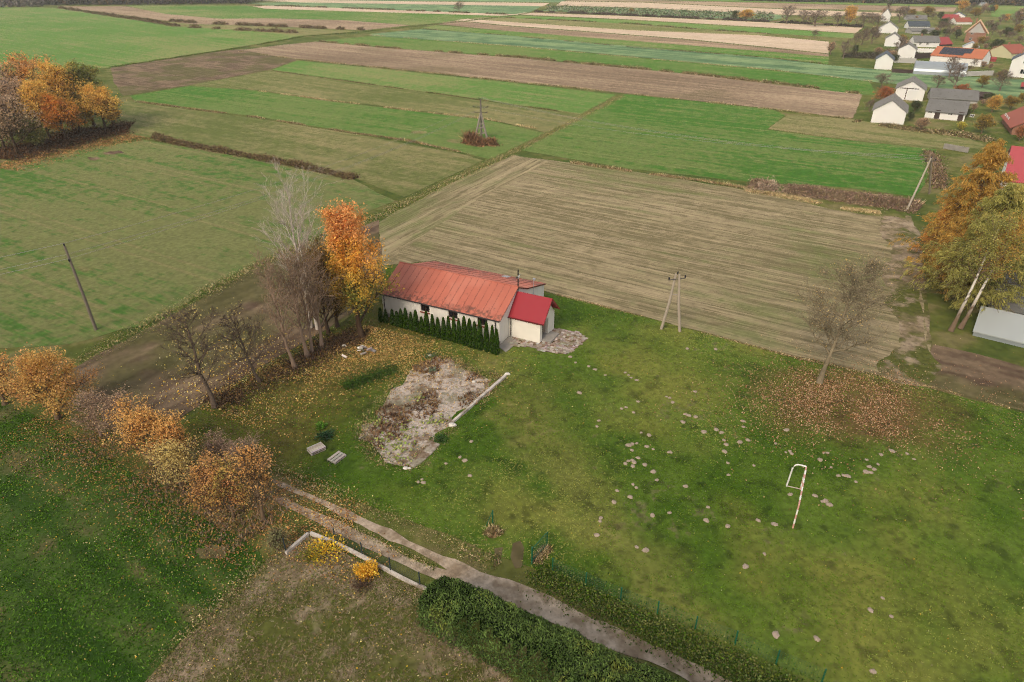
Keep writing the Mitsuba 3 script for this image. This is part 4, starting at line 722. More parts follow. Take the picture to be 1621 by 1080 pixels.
sh('shed', 'dark brown wooden shed right of the grey roofed sheds', q2(1145, 440), q2(1260, 450), q2(1145, 400), 4, .8, 'dark_wall', 'dark_wall', cat='shed')
k, fr, w = sh('brick_house', 'brick house with red tiled roof at the right edge', q2(1392, 668), q2(1488, 795), q2(1400, 592), 11, 3.4, 'brick', 'roof_terra', wins=[(1.2, 1.0, .9, 1.2), (3.6, 1.0, .9, 1.2), (6.0, 1.0, .9, 1.2)], over=.6)
A, B = G(1592, 284, 4.0), G(1662, 293, 4.0); house('large_hall', 'large building with pinkish red sheet roof behind the larches', A, B, 4.0, 7.2, 18, 'side', 'cream', 'roof_pink', over=.5, cat='building')
gh('barn', 'small white barn with slate blue roof at the green strip', q1(90, 697), q1(263, 722), q1(104, 607), q1(222, 548), 10, 'white_wall', 'roof_slate', cat='barn')
gh('barn', 'white barn with grey roof just behind the slate blue one', q1(318, 592), q1(496, 608), q1(342, 500), q1(432, 452), 10, 'white_wall', 'fibre_sheet', cat='barn')
gh('barn', 'white barn partly hidden by a bare pale tree', q1(188, 472), q1(348, 480), q1(197, 395), q1(300, 345), 10, 'white_wall', 'fibre_sheet', cat='barn')
gh('barn', 'pale gabled barn, fourth back along the village edge', q1(128, 335), q1(322, 345), q1(136, 288), q1(235, 226), 10, 'white_wall', 'fibre_sheet', cat='barn')
gh('barn', 'pale gabled barn farthest back along the village edge', q1(152, 215), q1(246, 222), q1(157, 155), q1(215, 94), 9, 'white_wall', 'fibre_sheet', cat='barn')
k, fr, w = sh('long_shed', 'long white shed with orange roof carrying dark solar panels', q1(650, 640), q1(1170, 684), q1(664, 562), 11, 2.6, 'white_wall', 'roof_orange', cat='shed')
ev = hgt(G(*q1(650, 640)), *q1(664, 562))
for i in range(10):
    for j in range(3):
        if j == 0 and i > 7: continue
        t0, t1 = .15+.26*j, .15+.26*j+.24; x0 = 2.2+i*1.02
        put(k, 'solar_panel', one([[x0, 5.5*t0, ev+2.6*t0+.2], [x0+.98, 5.5*t0, ev+2.6*t0+.2], [x0+.98, 5.5*t1, ev+2.6*t1+.2], [x0, 5.5*t1, ev+2.6*t1+.2], [x0, 5.5*t0, ev+2.6*t0+.14], [x0+.98, 5.5*t0, ev+2.6*t0+.14]], [[0, 1, 2], [0, 2, 3], [4, 5, 1], [4, 1, 0]], 'solar', fr))
# half barrel hangar
A, B = G(*q1(485, 757))[:2], G(*q1(1022, 788))[:2]; w = float(np.linalg.norm(B-A)); ex = (B-A)/w; ey = np.array([-ex[1], ex[0]])
hr = hgt(G(*q1(485, 757))+np.r_[ey*5, 0], *q1(522, 622)); an = np.linspace(0, np.pi, 17)
fr = lambda v: np.c_[A+np.outer(np.asarray(v)[:, 0], ex)+np.outer(np.asarray(v)[:, 1], ey), np.asarray(v)[:, 2]]
hk = thing('hangar', 'grey half barrel metal hangar in the village', 'hangar')
pr_ = [(5-5*math.cos(a), hr*math.sin(a)**.8) for a in an]
put(hk, 'shell', one(*prism(pr_[::-1], 0, w, 'x'), 'tin_blue', fr)); put(hk, 'end_wall', one(*prism([(5+(y-5)*.95, z*.95) for y, z in pr_][::-1], -.03, -.003, 'x'), 'tin_pale', fr))
gh('white_house', 'tall white house with dark roof and two large windows', q1(1445, 785), q1(1660, 800), q1(1500, 612), q1(1590, 545), 10, 'white_wall', 'roof_slate', wins=[(3.2, 1.2, 1.5, 1.3), (3.2, 4.3, 1.5, 1.3)])
k, fr, w = gh('brick_house', 'brick gable house with pale unfinished roof boards', q1(1005, 432), q1(1208, 447), q1(1022, 322), q1(1160, 216), 12, 'brick', 'pale_wood', wins=[(1.9, 1.0, .9, 1.2), (1.9, 3.6, .9, 1.2)], over=.9)
ww = w; ev = hgt(G(*q1(1005, 432)), *q1(1022, 322)); put(k, 'gable_panel', one(*prism([(.6, ev-.3), (ww-.6, ev-.3), (ww/2, hgt((G(*q1(1005, 432))+G(*q1(1208, 447)))/2, *q1(1160, 216))-.7)], -.05, -.004, 'y'), 'grey_wall', fr), label='pale grey gable field')
sh('cottage', 'small cottage with crimson roof left of the white gable', q1(780, 207), q1(940, 212), q1(780, 195), 8, 2.6, 'white_wall', 'roof_red')
gh('house', 'white gabled house with dark roof beyond the crimson one', q1(865, 205), q1(1008, 205), q1(868, 160), q1(930, 128), 9, 'white_wall', 'roof_slate')
sh('cottage', 'cottage with orange red roof below the white gable', q1(925, 250), q1(1085, 250), q1(925, 222), 8, 2.0, 'cream', 'roof_terra')
sh('shed', 'long shed with slate blue roof and white front in the far village', q1(440, 294), q1(655, 296), q1(440, 266), 7, 2.4, 'white_wall', 'roof_slate', cat='shed')
sh('shed', 'long shed with grey roof and brown gable farther left', q1(420, 205), q1(630, 208), q1(420, 195), 7, 2.2, 'grey_wall', 'fibre_sheet', cat='shed')
sh('shed', 'low grey roof in front of the slate blue shed', q1(470, 345), q1(720, 345), q1(470, 320), 7, 1.4, 'grey_wall', 'fibre_sheet', cat='shed')
sh('cottage', 'white cottage with mossy grey roof among bushes', q1(492, 480), q1(748, 484), q1(495, 428), 7, 2.2, 'white_wall', 'fibre_sheet', wins=[(2, 1, .9, 1.0), (5, 1, .9, 1.0)])
sh('shed', 'shed with dull crimson roof joined to the white cottage', q1(756, 478), q1(882, 470), q1(756, 452), 6, 2.4, 'dark_wall', 'roof_red', cat='shed')
gh('shed', 'small pale shed with white gable behind the orange roof', q1(985, 515), q1(1150, 510), q1(985, 478), q1(1090, 436), 7, 'white_wall', 'zinc', cat='shed')
sh('house', 'yellow house with orange red roof at the right edge', q1(1480, 600), q1(1660, 590), q1(1480, 545), 10, 2.6, 'yellow_wall', 'roof_terra')
sh('kiosk', 'little crimson roofed well house in the garden', q1(1282, 630), q1(1330, 632), q1(1282, 605), 2.2, .6, 'roof_red', 'roof_red', over=.2, cat='shed')
sh('shed', 'small roof with red sheet at the right edge of the green strip', q2(1585, 330), q2(1650, 335), q2(1585, 300), 4, .8, 'dark_wall', 'roof_red', cat='shed')
sh('shed', 'teal roofed hut beyond the village', q1(1190, 60), q1(1245, 60), q1(1190, 52), 5, 1.8, 'white_wall', 'tin_blue', cat='shed')
A, B = G(1541.7, 524.5, .45), G(1660, 553, .45); house('tin_shed', 'low tin shed with pale grey blue sheet roof by the birches', A, B, .45, 1.7, 6.0, 'side', 'tin_blue', 'tin_pale', over=.15, cat='shed', ridge_off=.62)
A, B = G(1567, 480, .6), G(1640, 500, .6); house('outbuilding', 'cream outbuilding with brown grey roof hidden by the larches', A, B, .6, 3.2, 9, 'side', 'cream', 'fibre_sheet', over=.3, cat='building')
def wall_run(name, label, pts, h, th, m, cat='wall'):
    mb = MB()
    for a, b in zip(pts[:-1], pts[1:]):
        a, b = G(*a), G(*b); d = (b-a)/np.linalg.norm(b-a); n = np.array([-d[1], d[0], 0])*th/2
        mb.add([a+n, b+n, b-n, a-n, *(x+[0, 0, h] for x in (a+n, b+n, b-n, a-n))], [[4, 5, 6, 7], [0, 1, 5, 4], [1, 2, 6, 5], [2, 3, 7, 6], [3, 0, 4, 7]])
    v, f, _ = mb.arr(); solo(name, one(v, f, m), label, cat)
wall_run('garden_wall', 'pale grey wall joining the white barn and the hangar', [q1(290, 640), q1(510, 648)], 1.7, .2, 'grey_wall')
wall_run('garden_wall', 'dark brown board fence beside the long white shed', [q1(505, 605), q1(690, 590)], 2.0, .1, 'dark_wall', 'fence')
wall_run('garden_wall', 'dark wall at the foot of the slate roofed barn', [q1(265, 742), q1(480, 752)], 1.2, .15, 'dark_wall')
wall_run('garden_wall', 'white wall right of the hangar', [q1(1030, 780), q1(1300, 772)], 1.5, .2, 'grey_wall')
wall_run('garden_wall', 'white wall behind the third white barn', [q1(520, 535), q1(760, 545)], 1.6, .2, 'white_wall')
wall_run('garden_wall', 'concrete garden wall by the corner of the green field', [(1493, 235), (1532, 242)], 1.0, .15, 'concrete')
# ------------------------------------------------------------------ far woods, nursery
def wood(label, pts, depth, n, h, cols, seed):
    rng = np.random.default_rng(seed); m = MB(); P = np.array([G(*p)[:2] for p in pts]); s = np.linspace(0, len(P)-1.001, n); i = s.astype(int); w = (s-i)[:, None]
    c = P[i]*(1-w)+P[i+1]*w; c[:, 1] += rng.uniform(0, depth, n); c[:, 0] += rng.normal(size=n)*2
    for x, y in c:
        hh = h*rng.uniform(.7, 1.15); k = 90; d = rng.normal(size=(k, 3)); d /= np.linalg.norm(d, axis=1, keepdims=True); r = rng.uniform(.55, 1, (k, 1))**.5
        C = d*r*[hh*.3, hh*.3, hh*.48]+[x, y, hh*.52]; base = pal(rng, 1, cols, .2)[0]
        v, f, cc = leaves(rng, C, 2.0, base*np.exp(rng.normal(size=(k, 1))*.25), 0, .8); m.add(v, f, cc); m.tube([[x, y, 0], [x, y, hh*.6]], [.3, .15], 4, L(70, 62, 58, k=1))
    solo('far_wood', m.shape('vcol'), label, kind='stuff')
DW = [L(62, 60, 66, k=1), L(74, 68, 70, k=1), L(90, 76, 66, k=1), L(56, 62, 58, k=1), L(118, 96, 62, k=1)]
wood('far dark wood along the top left of the view', [(-40, 8), (60, 9), (200, 8), (385, 7)], 60, 420, 17, DW, 1)
wood('far dark wood along the top right of the view', [(1180, 2), (1300, 4), (1520, 9), (1760, 12)], 60, 420, 18, DW, 2)
wood('pale bare trees at the left end of the far wood', [(0, 12), (60, 11)], 8, 16, 9, [L(130, 120, 118, k=1)], 3)
rng = np.random.default_rng(12); m = MB(); C = []
for j in range(9):
    for x in np.linspace(0, 1, 120):
        t = j/8; u = 868+x*(1222-868)+rng.normal()*1; v = (11+x*12)*(1-t)+(18+x*15)*t
        if rng.random() < .8: C.append(G(u, v)+[0, 0, rng.uniform(.5, 1.4)])
C = np.repeat(np.array(C), 6, 0)+rng.normal(size=(len(C)*6, 3))*[.7, .7, .5]; C[:, 2] = np.maximum(C[:, 2], .2)
v, f, c = leaves(rng, C, 1.0, pal(rng, len(C), [L(66, 82, 50, k=1), L(96, 102, 66, k=1), L(150, 150, 130, k=1)], .2), 0, .7)
solo('tree_nursery', m.add(v, f, c).shape('vcol'), 'rows of small saplings in the far tree nursery', kind='stuff')

# ------------------------------------------------------------------ ground cover: tufts, fallen leaves, scrub strips
def tufts(rng, p, h, w, cols, blades=3, lean=.5):
    "grass tufts at the points p (n,2): a few leaning blades each"
    n = len(p); P = np.repeat(np.c_[p, np.zeros(n)], blades, 0); c = np.repeat(cols, blades, 0)*1.35*np.exp(rng.normal(size=(n*blades, 1))*.12); m = len(P)
    P[:, :2] += rng.normal(size=(m, 2))*w*.5; az = rng.uniform(0, 2*np.pi, m); hh = np.repeat(np.broadcast_to(h, (n,)), blades)*rng.uniform(.5, 1.2, m)
    s = np.c_[np.cos(az), np.sin(az), np.zeros(m)]*w*.5; t = np.c_[rng.normal(size=(m, 2))*lean*hh[:, None], hh]
    V = np.stack([P-s, P+s, P+t], 1).reshape(-1, 3); V[:, 2] += .002
    cc = np.repeat(c, 3, 0); cc = cc.reshape(-1, 3, 3)
    return V, np.arange(3*m).reshape(-1, 3), cc.reshape(-1, 3)
def scatter(rng, poly, n, dens=None):
    x0, y0, x1, y1 = poly.bounds; out = []; prepare(poly)
    p = np.c_[rng.uniform(x0, x1, n), rng.uniform(y0, y1, n)]; p = p[contains_xy(poly, p[:, 0], p[:, 1])]
    if dens is not None: p = p[rng.random(len(p)) < dens(p)]
    return p
def seen(p, far=90):
    "points in front of the camera within the view's sides"
    return (p[:, 1] > 15) & (p[:, 1] < far) & (np.abs(p[:, 0]) < p[:, 1]*.80+9)
z0 = lambda p: np.c_[p, np.zeros(len(p))]
LW = area['mown churchyard lawn with worn patches']; GR = area['dark green crop field at the lower left']; DR = area['dry trampled ground at the bottom edge']; BED = area['sandy garden bed with withered plants']
rng = np.random.default_rng(101)
p = scatter(rng, LW, 330000, lambda p: seen(p, 75)*np.clip(.25+1.3*(meshkit.fbm(z0(p*.25), 3)-.3), .1, 1))
h1 = meshkit.fbm(z0(p*.09)+5, 3)[:, None]+rng.normal(size=(len(p), 1))*.07
cols = (np.array(L(80, 106, 32))*(1-np.clip(h1*4-1.6, 0, 1))+np.array(L(132, 134, 72))*np.clip(h1*4-1.6, 0, 1))*np.exp(rng.normal(size=(len(p), 1))*.2)
solo('lawn_grass', MB().add(*tufts(rng, p, .045, .06, cols*1.05, 2, 1.6)).shape('vcol'), 'short uneven grass tufts of the churchyard lawn', kind='stuff')
p = scatter(rng, GR, 170000, lambda p: seen(p, 62)*np.clip(.15+1.5*(meshkit.fbm(z0(p@np.array([[.25, .9], [.9, -.25]])*[.12, .9]), 2)-.25), .05, 1))
solo('crop_grass', MB().add(*tufts(rng, p, .09, .08, pal(rng, len(p), [L(60, 92, 26, k=1.05), L(82, 112, 42, k=1.05), L(48, 76, 22, k=1.05)], .2), 2, .9)).shape('vcol'), 'young green crop blades of the lower left field', kind='stuff')
p = scatter(rng, DR, 90000, lambda p: seen(p, 62)*np.clip(.2+1.3*(meshkit.fbm(z0(p*.5), 3)-.3), .05, 1))
solo('dry_grass', MB().add(*tufts(rng, p, .08, .05, pal(rng, len(p), [L(124, 110, 86), L(96, 96, 50), L(142, 126, 102), L(86, 96, 44)], .18), 3, 1.3)).shape('vcol'), 'dry straw and weeds on the trampled ground', kind='stuff')
def line_pts(rng, px, n, width):
    P = np.array([G(*q)[:2] for q in px]); d = np.linalg.norm(np.diff(P, axis=0), axis=1); cum = np.r_[0, np.cumsum(d)]
    s = rng.uniform(0, cum[-1], n); i = np.clip(np.searchsorted(cum, s)-1, 0, len(d)-1); w = ((s-cum[i])/d[i])[:, None]
    q = P[i]*(1-w)+P[i+1]*w; t = (P[i+1]-P[i])/d[i][:, None]; off = rng.normal(size=n)*width*.4
    q = q+np.c_[-t[:, 1], t[:, 0]]*off[:, None]
    return q, s, off
def strip(name, label, px, n, width, h, cols, gap=.35, seed=0, leafy=0.0, bw=None, ls=.2):
    rng = np.random.default_rng(900+seed); q, s, off = line_pts(rng, px, n, width)
    k = meshkit.noise(np.c_[s*.22, np.full(n, seed*5.), np.zeros(n)]); keep = k > gap; q, s, off, k = q[keep], s[keep], off[keep], k[keep]
    hh = h*(.25+k*rng.uniform(.4, 1.1, len(q)))*np.exp(-(off/width)**2*3); c = pal(rng, len(q), cols, .3)
    m = MB().add(*tufts(rng, q, hh, bw or max(.05, min(h*.14, .3)), c, 3, .45))
    if leafy:
        C = np.c_[q, hh*rng.uniform(.2, 1, len(q))]; C = np.repeat(C, max(1, int(leafy)), 0)+rng.normal(size=(len(C)*max(1, int(leafy)), 3))*[.35, .35, .15]; C[:, 2] = np.abs(C[:, 2])+.05
        m.add(*leaves(rng, C, ls, pal(rng, len(C), cols, .25), .2, .6))
    return solo(name, m.shape('vcol'), label, kind='stuff')
BRN = [L(104, 84, 66, k=1), L(128, 108, 84, k=1), L(84, 70, 56, k=1), L(112, 106, 66, k=1)]; STRAW = [L(176, 158, 122, k=1), L(150, 134, 100, k=1), L(196, 178, 144, k=1), L(122, 112, 70, k=1)]; GRN = [L(60, 86, 28, k=1), L(80, 104, 36, k=1), L(48, 70, 24, k=1), L(104, 112, 52, k=1)]; MAUVE = [L(112, 92, 82, k=1), L(136, 112, 98, k=1), L(92, 76, 68, k=1), L(124, 112, 76, k=1), L(170, 150, 128, k=1)]; DKG = [L(56, 70, 34, k=1), L(76, 80, 46, k=1), L(88, 84, 56, k=1)]
strip('hedgerow', 'brown scrub hedgerow above the large green field', [(246, 217), (262, 223), (320, 234), (400, 249), (470, 262), (562, 283)], 5200, 1.5, 1.0, BRN, .0, 1, 1, ls=.3)
strip('grass_strip', 'thin dry field edge below the lattice pylon field', [(216, 161), (300, 172), (400, 185), (560, 211), (640, 222), (745, 244)], 3600, .9, .55, BRN+STRAW, .3, 2)
strip('grass_strip', 'dashed pale grass edge left of the pylon', [(400, 143), (520, 159), (640, 174), (770, 189), (850, 204)], 1700, .8, .6, STRAW, .45, 3)
strip('grass_strip', 'thin dark edge between green and olive strips', [(430, 112), (560, 130), (690, 148), (800, 164), (918, 181)], 2200, .8, .5, BRN+DKG, .35, 4)
strip('grass_strip', 'rough edge along the near side of the long ploughed field', [(380, 82), (470, 94), (600, 107), (800, 128), (990, 148), (1220, 173), (1350, 189)], 6000, 1.2, .6, DKG+STRAW, .3, 5)
strip('hedgerow', 'scrubby edge along the far side of the long ploughed field', [(500, 65), (600, 75), (820, 91), (1000, 108), (1100, 118), (1230, 133), (1365, 149)], 6000, 1.6, 1.0, STRAW+BRN+DKG, .35, 6, 1, ls=.4)
strip('grass_strip', 'thin pale edge between green and bluish strips', [(585, 56), (820, 74), (1000, 91), (1220, 111), (1380, 129)], 2400, 1.2, .6, STRAW, .4, 7)
strip('grass_strip', 'dark weedy line between bluish and green strips', [(670, 46), (800, 56), (1000, 75), (1220, 92), (1312, 102)], 2600, 1.5, .7, DKG+BRN, .35, 8)
strip('hedgerow', 'dark scrub line across the far strips', [(800, 28), (900, 33), (1000, 38), (1100, 46), (1220, 54)], 2200, 2.5, 1.2, BRN+DKG, .3, 9)
strip('hedgerow', 'dark hedge under the tree nursery', [(848, 19), (1000, 25), (1220, 35), (1365, 43)], 3200, 4, 2.0, [L(72, 62, 58, k=1), L(86, 74, 66, k=1)], .2, 10, 2, ls=.8)
strip('hedgerow', 'dark scrub hedgerow curving over the left hill', [(95, 13), (180, 26), (230, 33), (280, 42), (340, 46), (420, 50), (480, 53)], 3400, 3.5, 2.2, BRN, .35, 11, 2, ls=.8)
strip('hedgerow', 'second scrub hedgerow on the left hill', [(270, 34), (330, 38), (410, 41), (500, 45), (575, 48)], 2400, 3, 2.0, BRN, .4, 12, 2, ls=.8)
strip('hedgerow', 'scrub line at the edge of the far tan strip', [(400, 10), (450, 10), (620, 16), (820, 24)], 1800, 3, 1.6, BRN+DKG, .4, 13, 1, ls=.8)
strip('grass_strip', 'dark ditch edge behind the copse', [(175, 107), (260, 94), (375, 77), (480, 58), (560, 52), (650, 43), (760, 31), (820, 24), (900, 8)], 6500, 2.2, .8, DKG+GRN, .1, 14)
strip('grass_strip', 'rank green grass along the boundary ditch', [(120, 575), (230, 515), (360, 444), (500, 378), (600, 342), (700, 293), (800, 246), (880, 206), (985, 152)], 22000, 2.4, .28, GRN+STRAW, .0, 15)
strip('grass_strip', 'dry grass line behind the stubble field', [(905, 258), (960, 266), (1030, 276), (1100, 285), (1190, 300)], 1800, .9, .6, BRN+STRAW, .35, 16)
strip('scrub', 'mauve brown scrub with pale seed heads behind the stubble field', [(1192, 292), (1230, 299), (1290, 306), (1340, 314), (1400, 322), (1452, 330)], 8000, 3.4, 1.5, MAUVE, .12, 17, 2, ls=.22)
strip('grass_strip', 'straw coloured grass in front of the mauve scrub', [(1180, 302), (1260, 314), (1340, 331), (1400, 338), (1440, 346)], 3600, 1.4, .6, STRAW, .25, 18)
strip('grass_strip', 'trodden dry edge between lawn and stubble', [(880, 466), (1060, 512), (1250, 564), (1330, 582), (1470, 612), (1600, 646)], 3000, .5, .12, STRAW+BRN, .2, 19)
strip('weeds', 'green weeds and nettles along the wire fence', [(850, 906), (890, 930), (950, 958), (1030, 994), (1120, 1034), (1220, 1084), (1300, 1120)], 5500, 1.5, .26, GRN+[L(96, 110, 64, k=1), L(120, 124, 76, k=1)], .0, 20, 2, ls=.13)
strip('weeds', 'brownish weeds at the foot of the lawn gate posts', [(776, 838), (786, 850)], 260, .9, .5, STRAW+BRN, .0, 21)
strip('weeds', 'dry stalks under the gate panel', [(846, 892), (868, 866)], 420, .6, .45, STRAW+BRN, .0, 22)
strip('grass_strip', 'rough middle strip between the two wheel tracks', [(446, 780), (520, 812), (600, 856), (690, 900)], 2200, .6, .08, GRN+STRAW, .05, 23)
strip('undergrowth', 'dark twiggy undergrowth below the row of trees', [(340, 645), (400, 610), (430, 598), (470, 580), (510, 555), (540, 535), (580, 535)], 2600, 3.6, .5, [L(76, 62, 52, k=1), L(96, 76, 60, k=1), L(60, 50, 42, k=1)], .15, 24, 1, ls=.14)
strip('undergrowth', 'grey brown brush along the hedgerow', [(120, 668), (160, 690), (220, 728), (290, 765), (350, 800), (420, 838)], 3400, 6.0, .42, [L(120, 104, 92, k=1), L(136, 116, 98, k=1), L(96, 82, 72, k=1), L(150, 122, 86, k=1)], .1, 25, 1, ls=.14)
strip('undergrowth', 'dark brush in front of the copse', [(-10, 250), (60, 234), (120, 218), (170, 205), (205, 203)], 5200, 11.0, 1.0, [L(84, 66, 54, k=1), L(104, 74, 50, k=1), L(66, 54, 46, k=1)], .15, 26, 1, ls=.3)
strip('scrub', 'reed like brown bush around the foot of the pylon', [(742, 224), (756, 228), (770, 230), (780, 228)], 1500, 2.2, 2.2, [L(112, 84, 62, k=1), L(140, 108, 82, k=1), L(84, 66, 52, k=1)], .0, 27, 1, ls=.3)
strip('scrub', 'brown heap of stalks by the concrete garden wall', [(1468, 240), (1480, 260), (1488, 300)], 1400, 2.0, .9, BRN+MAUVE, .0, 28, 1, ls=.3)
strip('scrub', 'dry grass and brush at the foot of the village gardens', [(1355, 192), (1380, 196), (1430, 204), (1480, 210), (1530, 216), (1570, 224)], 3200, 2.4, 1.1, STRAW+DKG+BRN, .1, 29, 1, ls=.35)
strip('scrub', 'dark garden thickets between the village houses', [(1310, 88), (1400, 92), (1450, 90)], 2600, 6, 2.2, [L(84, 76, 68, k=1), L(72, 72, 54, k=1)], .2, 30, 2, ls=.5)
strip('grass_strip', 'yellowish dry edge between the left field and the dry ground', [(418, 888), (330, 975), (225, 1085)], 3000, 1.6, .12, STRAW+GRN, .1, 31)
strip('grass_strip', 'grassy verge along the upper side of the track', [(430, 742), (520, 776), (620, 818), (720, 862), (790, 895)], 3600, 1.6, .12, GRN+STRAW, .0, 32)
strip('weeds', 'dark green weeds in the leaf strewn yard', [(545, 615), (580, 600), (612, 590), (625, 582)], 900, 1.3, .4, [L(52, 76, 34, k=1), L(70, 92, 40, k=1)], .0, 33, 2, ls=.14)
strip('weeds', 'bluish green plants before the thuja row', [(640, 543), (660, 553), (688, 566)], 300, .7, .3, [L(66, 88, 66, k=1), L(84, 100, 70, k=1)], .2, 34, 2, ls=.14)
# fallen leaves
LTAN = [L(186, 150, 116, k=1.15), L(166, 126, 92, k=1.15), L(142, 104, 74, k=1.15), L(204, 170, 136, k=1.15)]; LYEL = [L(206, 168, 100, k=1.1), L(190, 146, 88, k=1.1), L(160, 118, 76, k=1.1), L(222, 196, 134, k=1.1)]; LRUS = [L(176, 124, 78, k=1.1), L(150, 106, 72, k=1.1), L(204, 156, 92, k=1.1), L(124, 92, 66, k=1.1)]; LDOT = [L(226, 206, 140, k=1.05), L(214, 186, 90, k=1.05), L(220, 170, 66, k=1.05), L(200, 190, 150, k=1.05)]
def litter(label, p, cols, size, seed):
    rng = np.random.default_rng(500+seed); C = np.c_[p, rng.uniform(.03, .075, len(p))]
    solo('fallen_leaves', MB().add(*leaves(rng, C, size, pal(rng, len(C), cols, .2), 1.2, .7)).shape('vcol'), label, kind='stuff')
rng = np.random.default_rng(202)
c0 = G(1335, 636)[:2]; p = np.vstack([c0+rng.normal(size=(15000, 2))*[4.4, 3.3], c0+[2.5, -1.5]+rng.normal(size=(6000, 2))*[8.5, 4.6]]); p = p[rng.random(len(p)) < np.clip(2.6*meshkit.fbm(z0(p*.4), 3)-.6, .06, 1)]; litter('brown fallen leaves spread under the large bare tree', p, LTAN, .11, 1)
q, s, off = line_pts(rng, [(330, 655), (430, 600), (500, 565), (560, 545), (600, 520)], 16000, 1.0); t = np.array([.911, -.411]); sd = rng.normal(size=len(q))*4.0; q = q+t*np.where(sd < 0, sd*.3, sd+rng.normal(size=len(q))*.8)[:, None]; q = q[rng.random(len(q)) < np.clip(2.2*meshkit.fbm(z0(q*.35), 3)-.45, .1, 1)]
c1 = G(610, 560)[:2]; q = np.vstack([q, c1+rng.normal(size=(7000, 2))*[4.2, 2.6], G(700, 590)[:2]+rng.normal(size=(1500, 2))*[5, 4]])
far_ = np.array([(P0[0]+.0, P0[1])]); nb = np.array([-math.sin(A_DIR), math.cos(A_DIR)]); q = q[((q-P0[:2])@nb < -.2) | ((q-P0[:2])@np.array([math.cos(A_DIR), math.sin(A_DIR)]) < -15)]
litter('tan and yellow fallen leaves in the yard before the church', q, LYEL, .115, 2)
q, s, off = line_pts(rng, [(70, 655), (130, 690), (210, 735), (300, 785), (380, 830), (430, 850)], 9500, 5.5); litter('rusty fallen leaves below the hedgerow trees', q, LRUS, .10, 3)
q, s, off = line_pts(rng, [(60, 665), (130, 705), (240, 770), (340, 835), (415, 890)], 5200, 1.0); t = np.array([-.45, -.89]); q = q+t*np.abs(rng.exponential(5.5, len(q)))[:, None]
litter('pale yellow leaves blown over the lower left field', q[seen(q, 70)][::2], [np.array(c)*.8 for c in LDOT], .085, 4)
p = scatter(rng, LW, 1700, lambda p: seen(p, 66)); litter('single pale leaves scattered on the lawn', p, [np.array(c)*.75 for c in LDOT], .08, 5)
q, s, off = line_pts(rng, [(430, 765), (500, 800), (560, 830), (460, 830), (420, 850), (520, 870), (600, 910)], 3600, 3.0); litter('rusty leaves over the start of the track', q, LRUS+LYEL, .11, 6)
q, s, off = line_pts(rng, [(0, 268), (80, 246), (150, 228), (220, 215)], 4200, 6.5); litter('orange leaves fallen in front of the copse', q, [L(190, 140, 92, k=1.1), L(168, 118, 76, k=1.1), L(204, 160, 108, k=1.1), L(140, 110, 74, k=1.1)], .24, 7)
q = np.vstack([G(390, 560)[:2]+rng.normal(size=(900, 2))*[3.5, 2.5], G(320, 620)[:2]+rng.normal(size=(500, 2))*[3, 2]]); litter('bright yellow leaves on the brown strip behind the row', q, LDOT, .15, 8)
p = scatter(rng, DR, 1500, lambda p: seen(p, 60)); litter('pale leaves on the dry ground', p, LDOT, .09, 9)
p = scatter(rng, BED, 2600); litter('tan leaves on the sandy garden bed', p, LTAN+LYEL, .1, 10)
# garden bed plants
strip('grass_strip', 'weeds creeping over the rim of the garden bed', [(690, 563), (655, 580), (618, 615), (592, 652), (570, 675), (575, 700), (600, 730), (655, 742), (690, 700), (718, 674)], 4200, 1.5, .16, GRN+BRN+STRAW, .1, 35)
strip('grass_strip', 'dry weeds at the far rim of the garden bed', [(690, 563), (716, 566), (752, 590), (797, 598), (755, 640)], 2200, 1.3, .18, BRN+GRN+STRAW, .1, 36)
rng = np.random.default_rng(303)
p = scatter(rng, BED, 2600, lambda p: meshkit.noise(z0(p*.55)+3) > .56); m = MB().add(*tufts(rng, p, .3, .12, pal(rng, len(p), [L(96, 74, 56, k=1), L(128, 102, 76, k=1), L(76, 60, 48, k=1)], .2), 3, .9)); solo('withered_stalks', m.shape('vcol'), 'brown withered stalks on the garden bed', kind='stuff')
p = np.vstack([G(u, v)[:2]+rng.normal(size=(n, 2))*[r, r*.8] for u, v, n, r in ((640, 690, 50, .7), (632, 708, 80, .8), (655, 680, 36, .9), (600, 700, 24, .5), (690, 668, 60, .5), (662, 632, 25, .3), (596, 672, 60, .5), (636, 728, 26, .6))])
solo('squash_plants', MB().add(*leaves(rng, np.c_[p, rng.uniform(.08, .25, len(p))], .22, pal(rng, len(p), [L(140, 150, 84, k=1), L(160, 166, 100, k=1), L(116, 130, 70, k=1)], .15), .9, .85)).shape('vcol'), 'yellow green squash leaves across the garden bed', kind='stuff')
def clump(name, label, u, v, r, h, n, cols, ls, cat='plant', seed=1, aspect=.4):
    rng = np.random.default_rng(700+seed); b = G(u, v); d = rng.normal(size=(n, 3)); d[:, 2] = np.abs(d[:, 2])*.9; d /= np.linalg.norm(d, axis=1, keepdims=True)
    C = b+d*[r, r, h]*(rng.random((n, 1))**.55)*(.45+1.1*meshkit.noise(d*1.9+seed*4.7))[:, None]; C[:, 2] += .05; k = thing(name, label, cat)
    put(k, 'foliage', MB().add(*leaves(rng, C, ls, pal(rng, n, cols, .2), .3, aspect, d)).shape('vcol'))
    m = MB()
    for j in range(5): a = j*1.26; m.tube([b, b+[.5*r*math.cos(a), .5*r*math.sin(a), h*.6]], [.02, .008], 4, L(90, 80, 56, k=1))
    put(k, 'stem', m.shape('vcol'))
clump('herb', 'bright green leafy plant at the corner of the garden bed', 508, 678, .45, .5, 160, [L(84, 124, 44, k=1), L(104, 142, 60, k=1)], .26, seed=1)
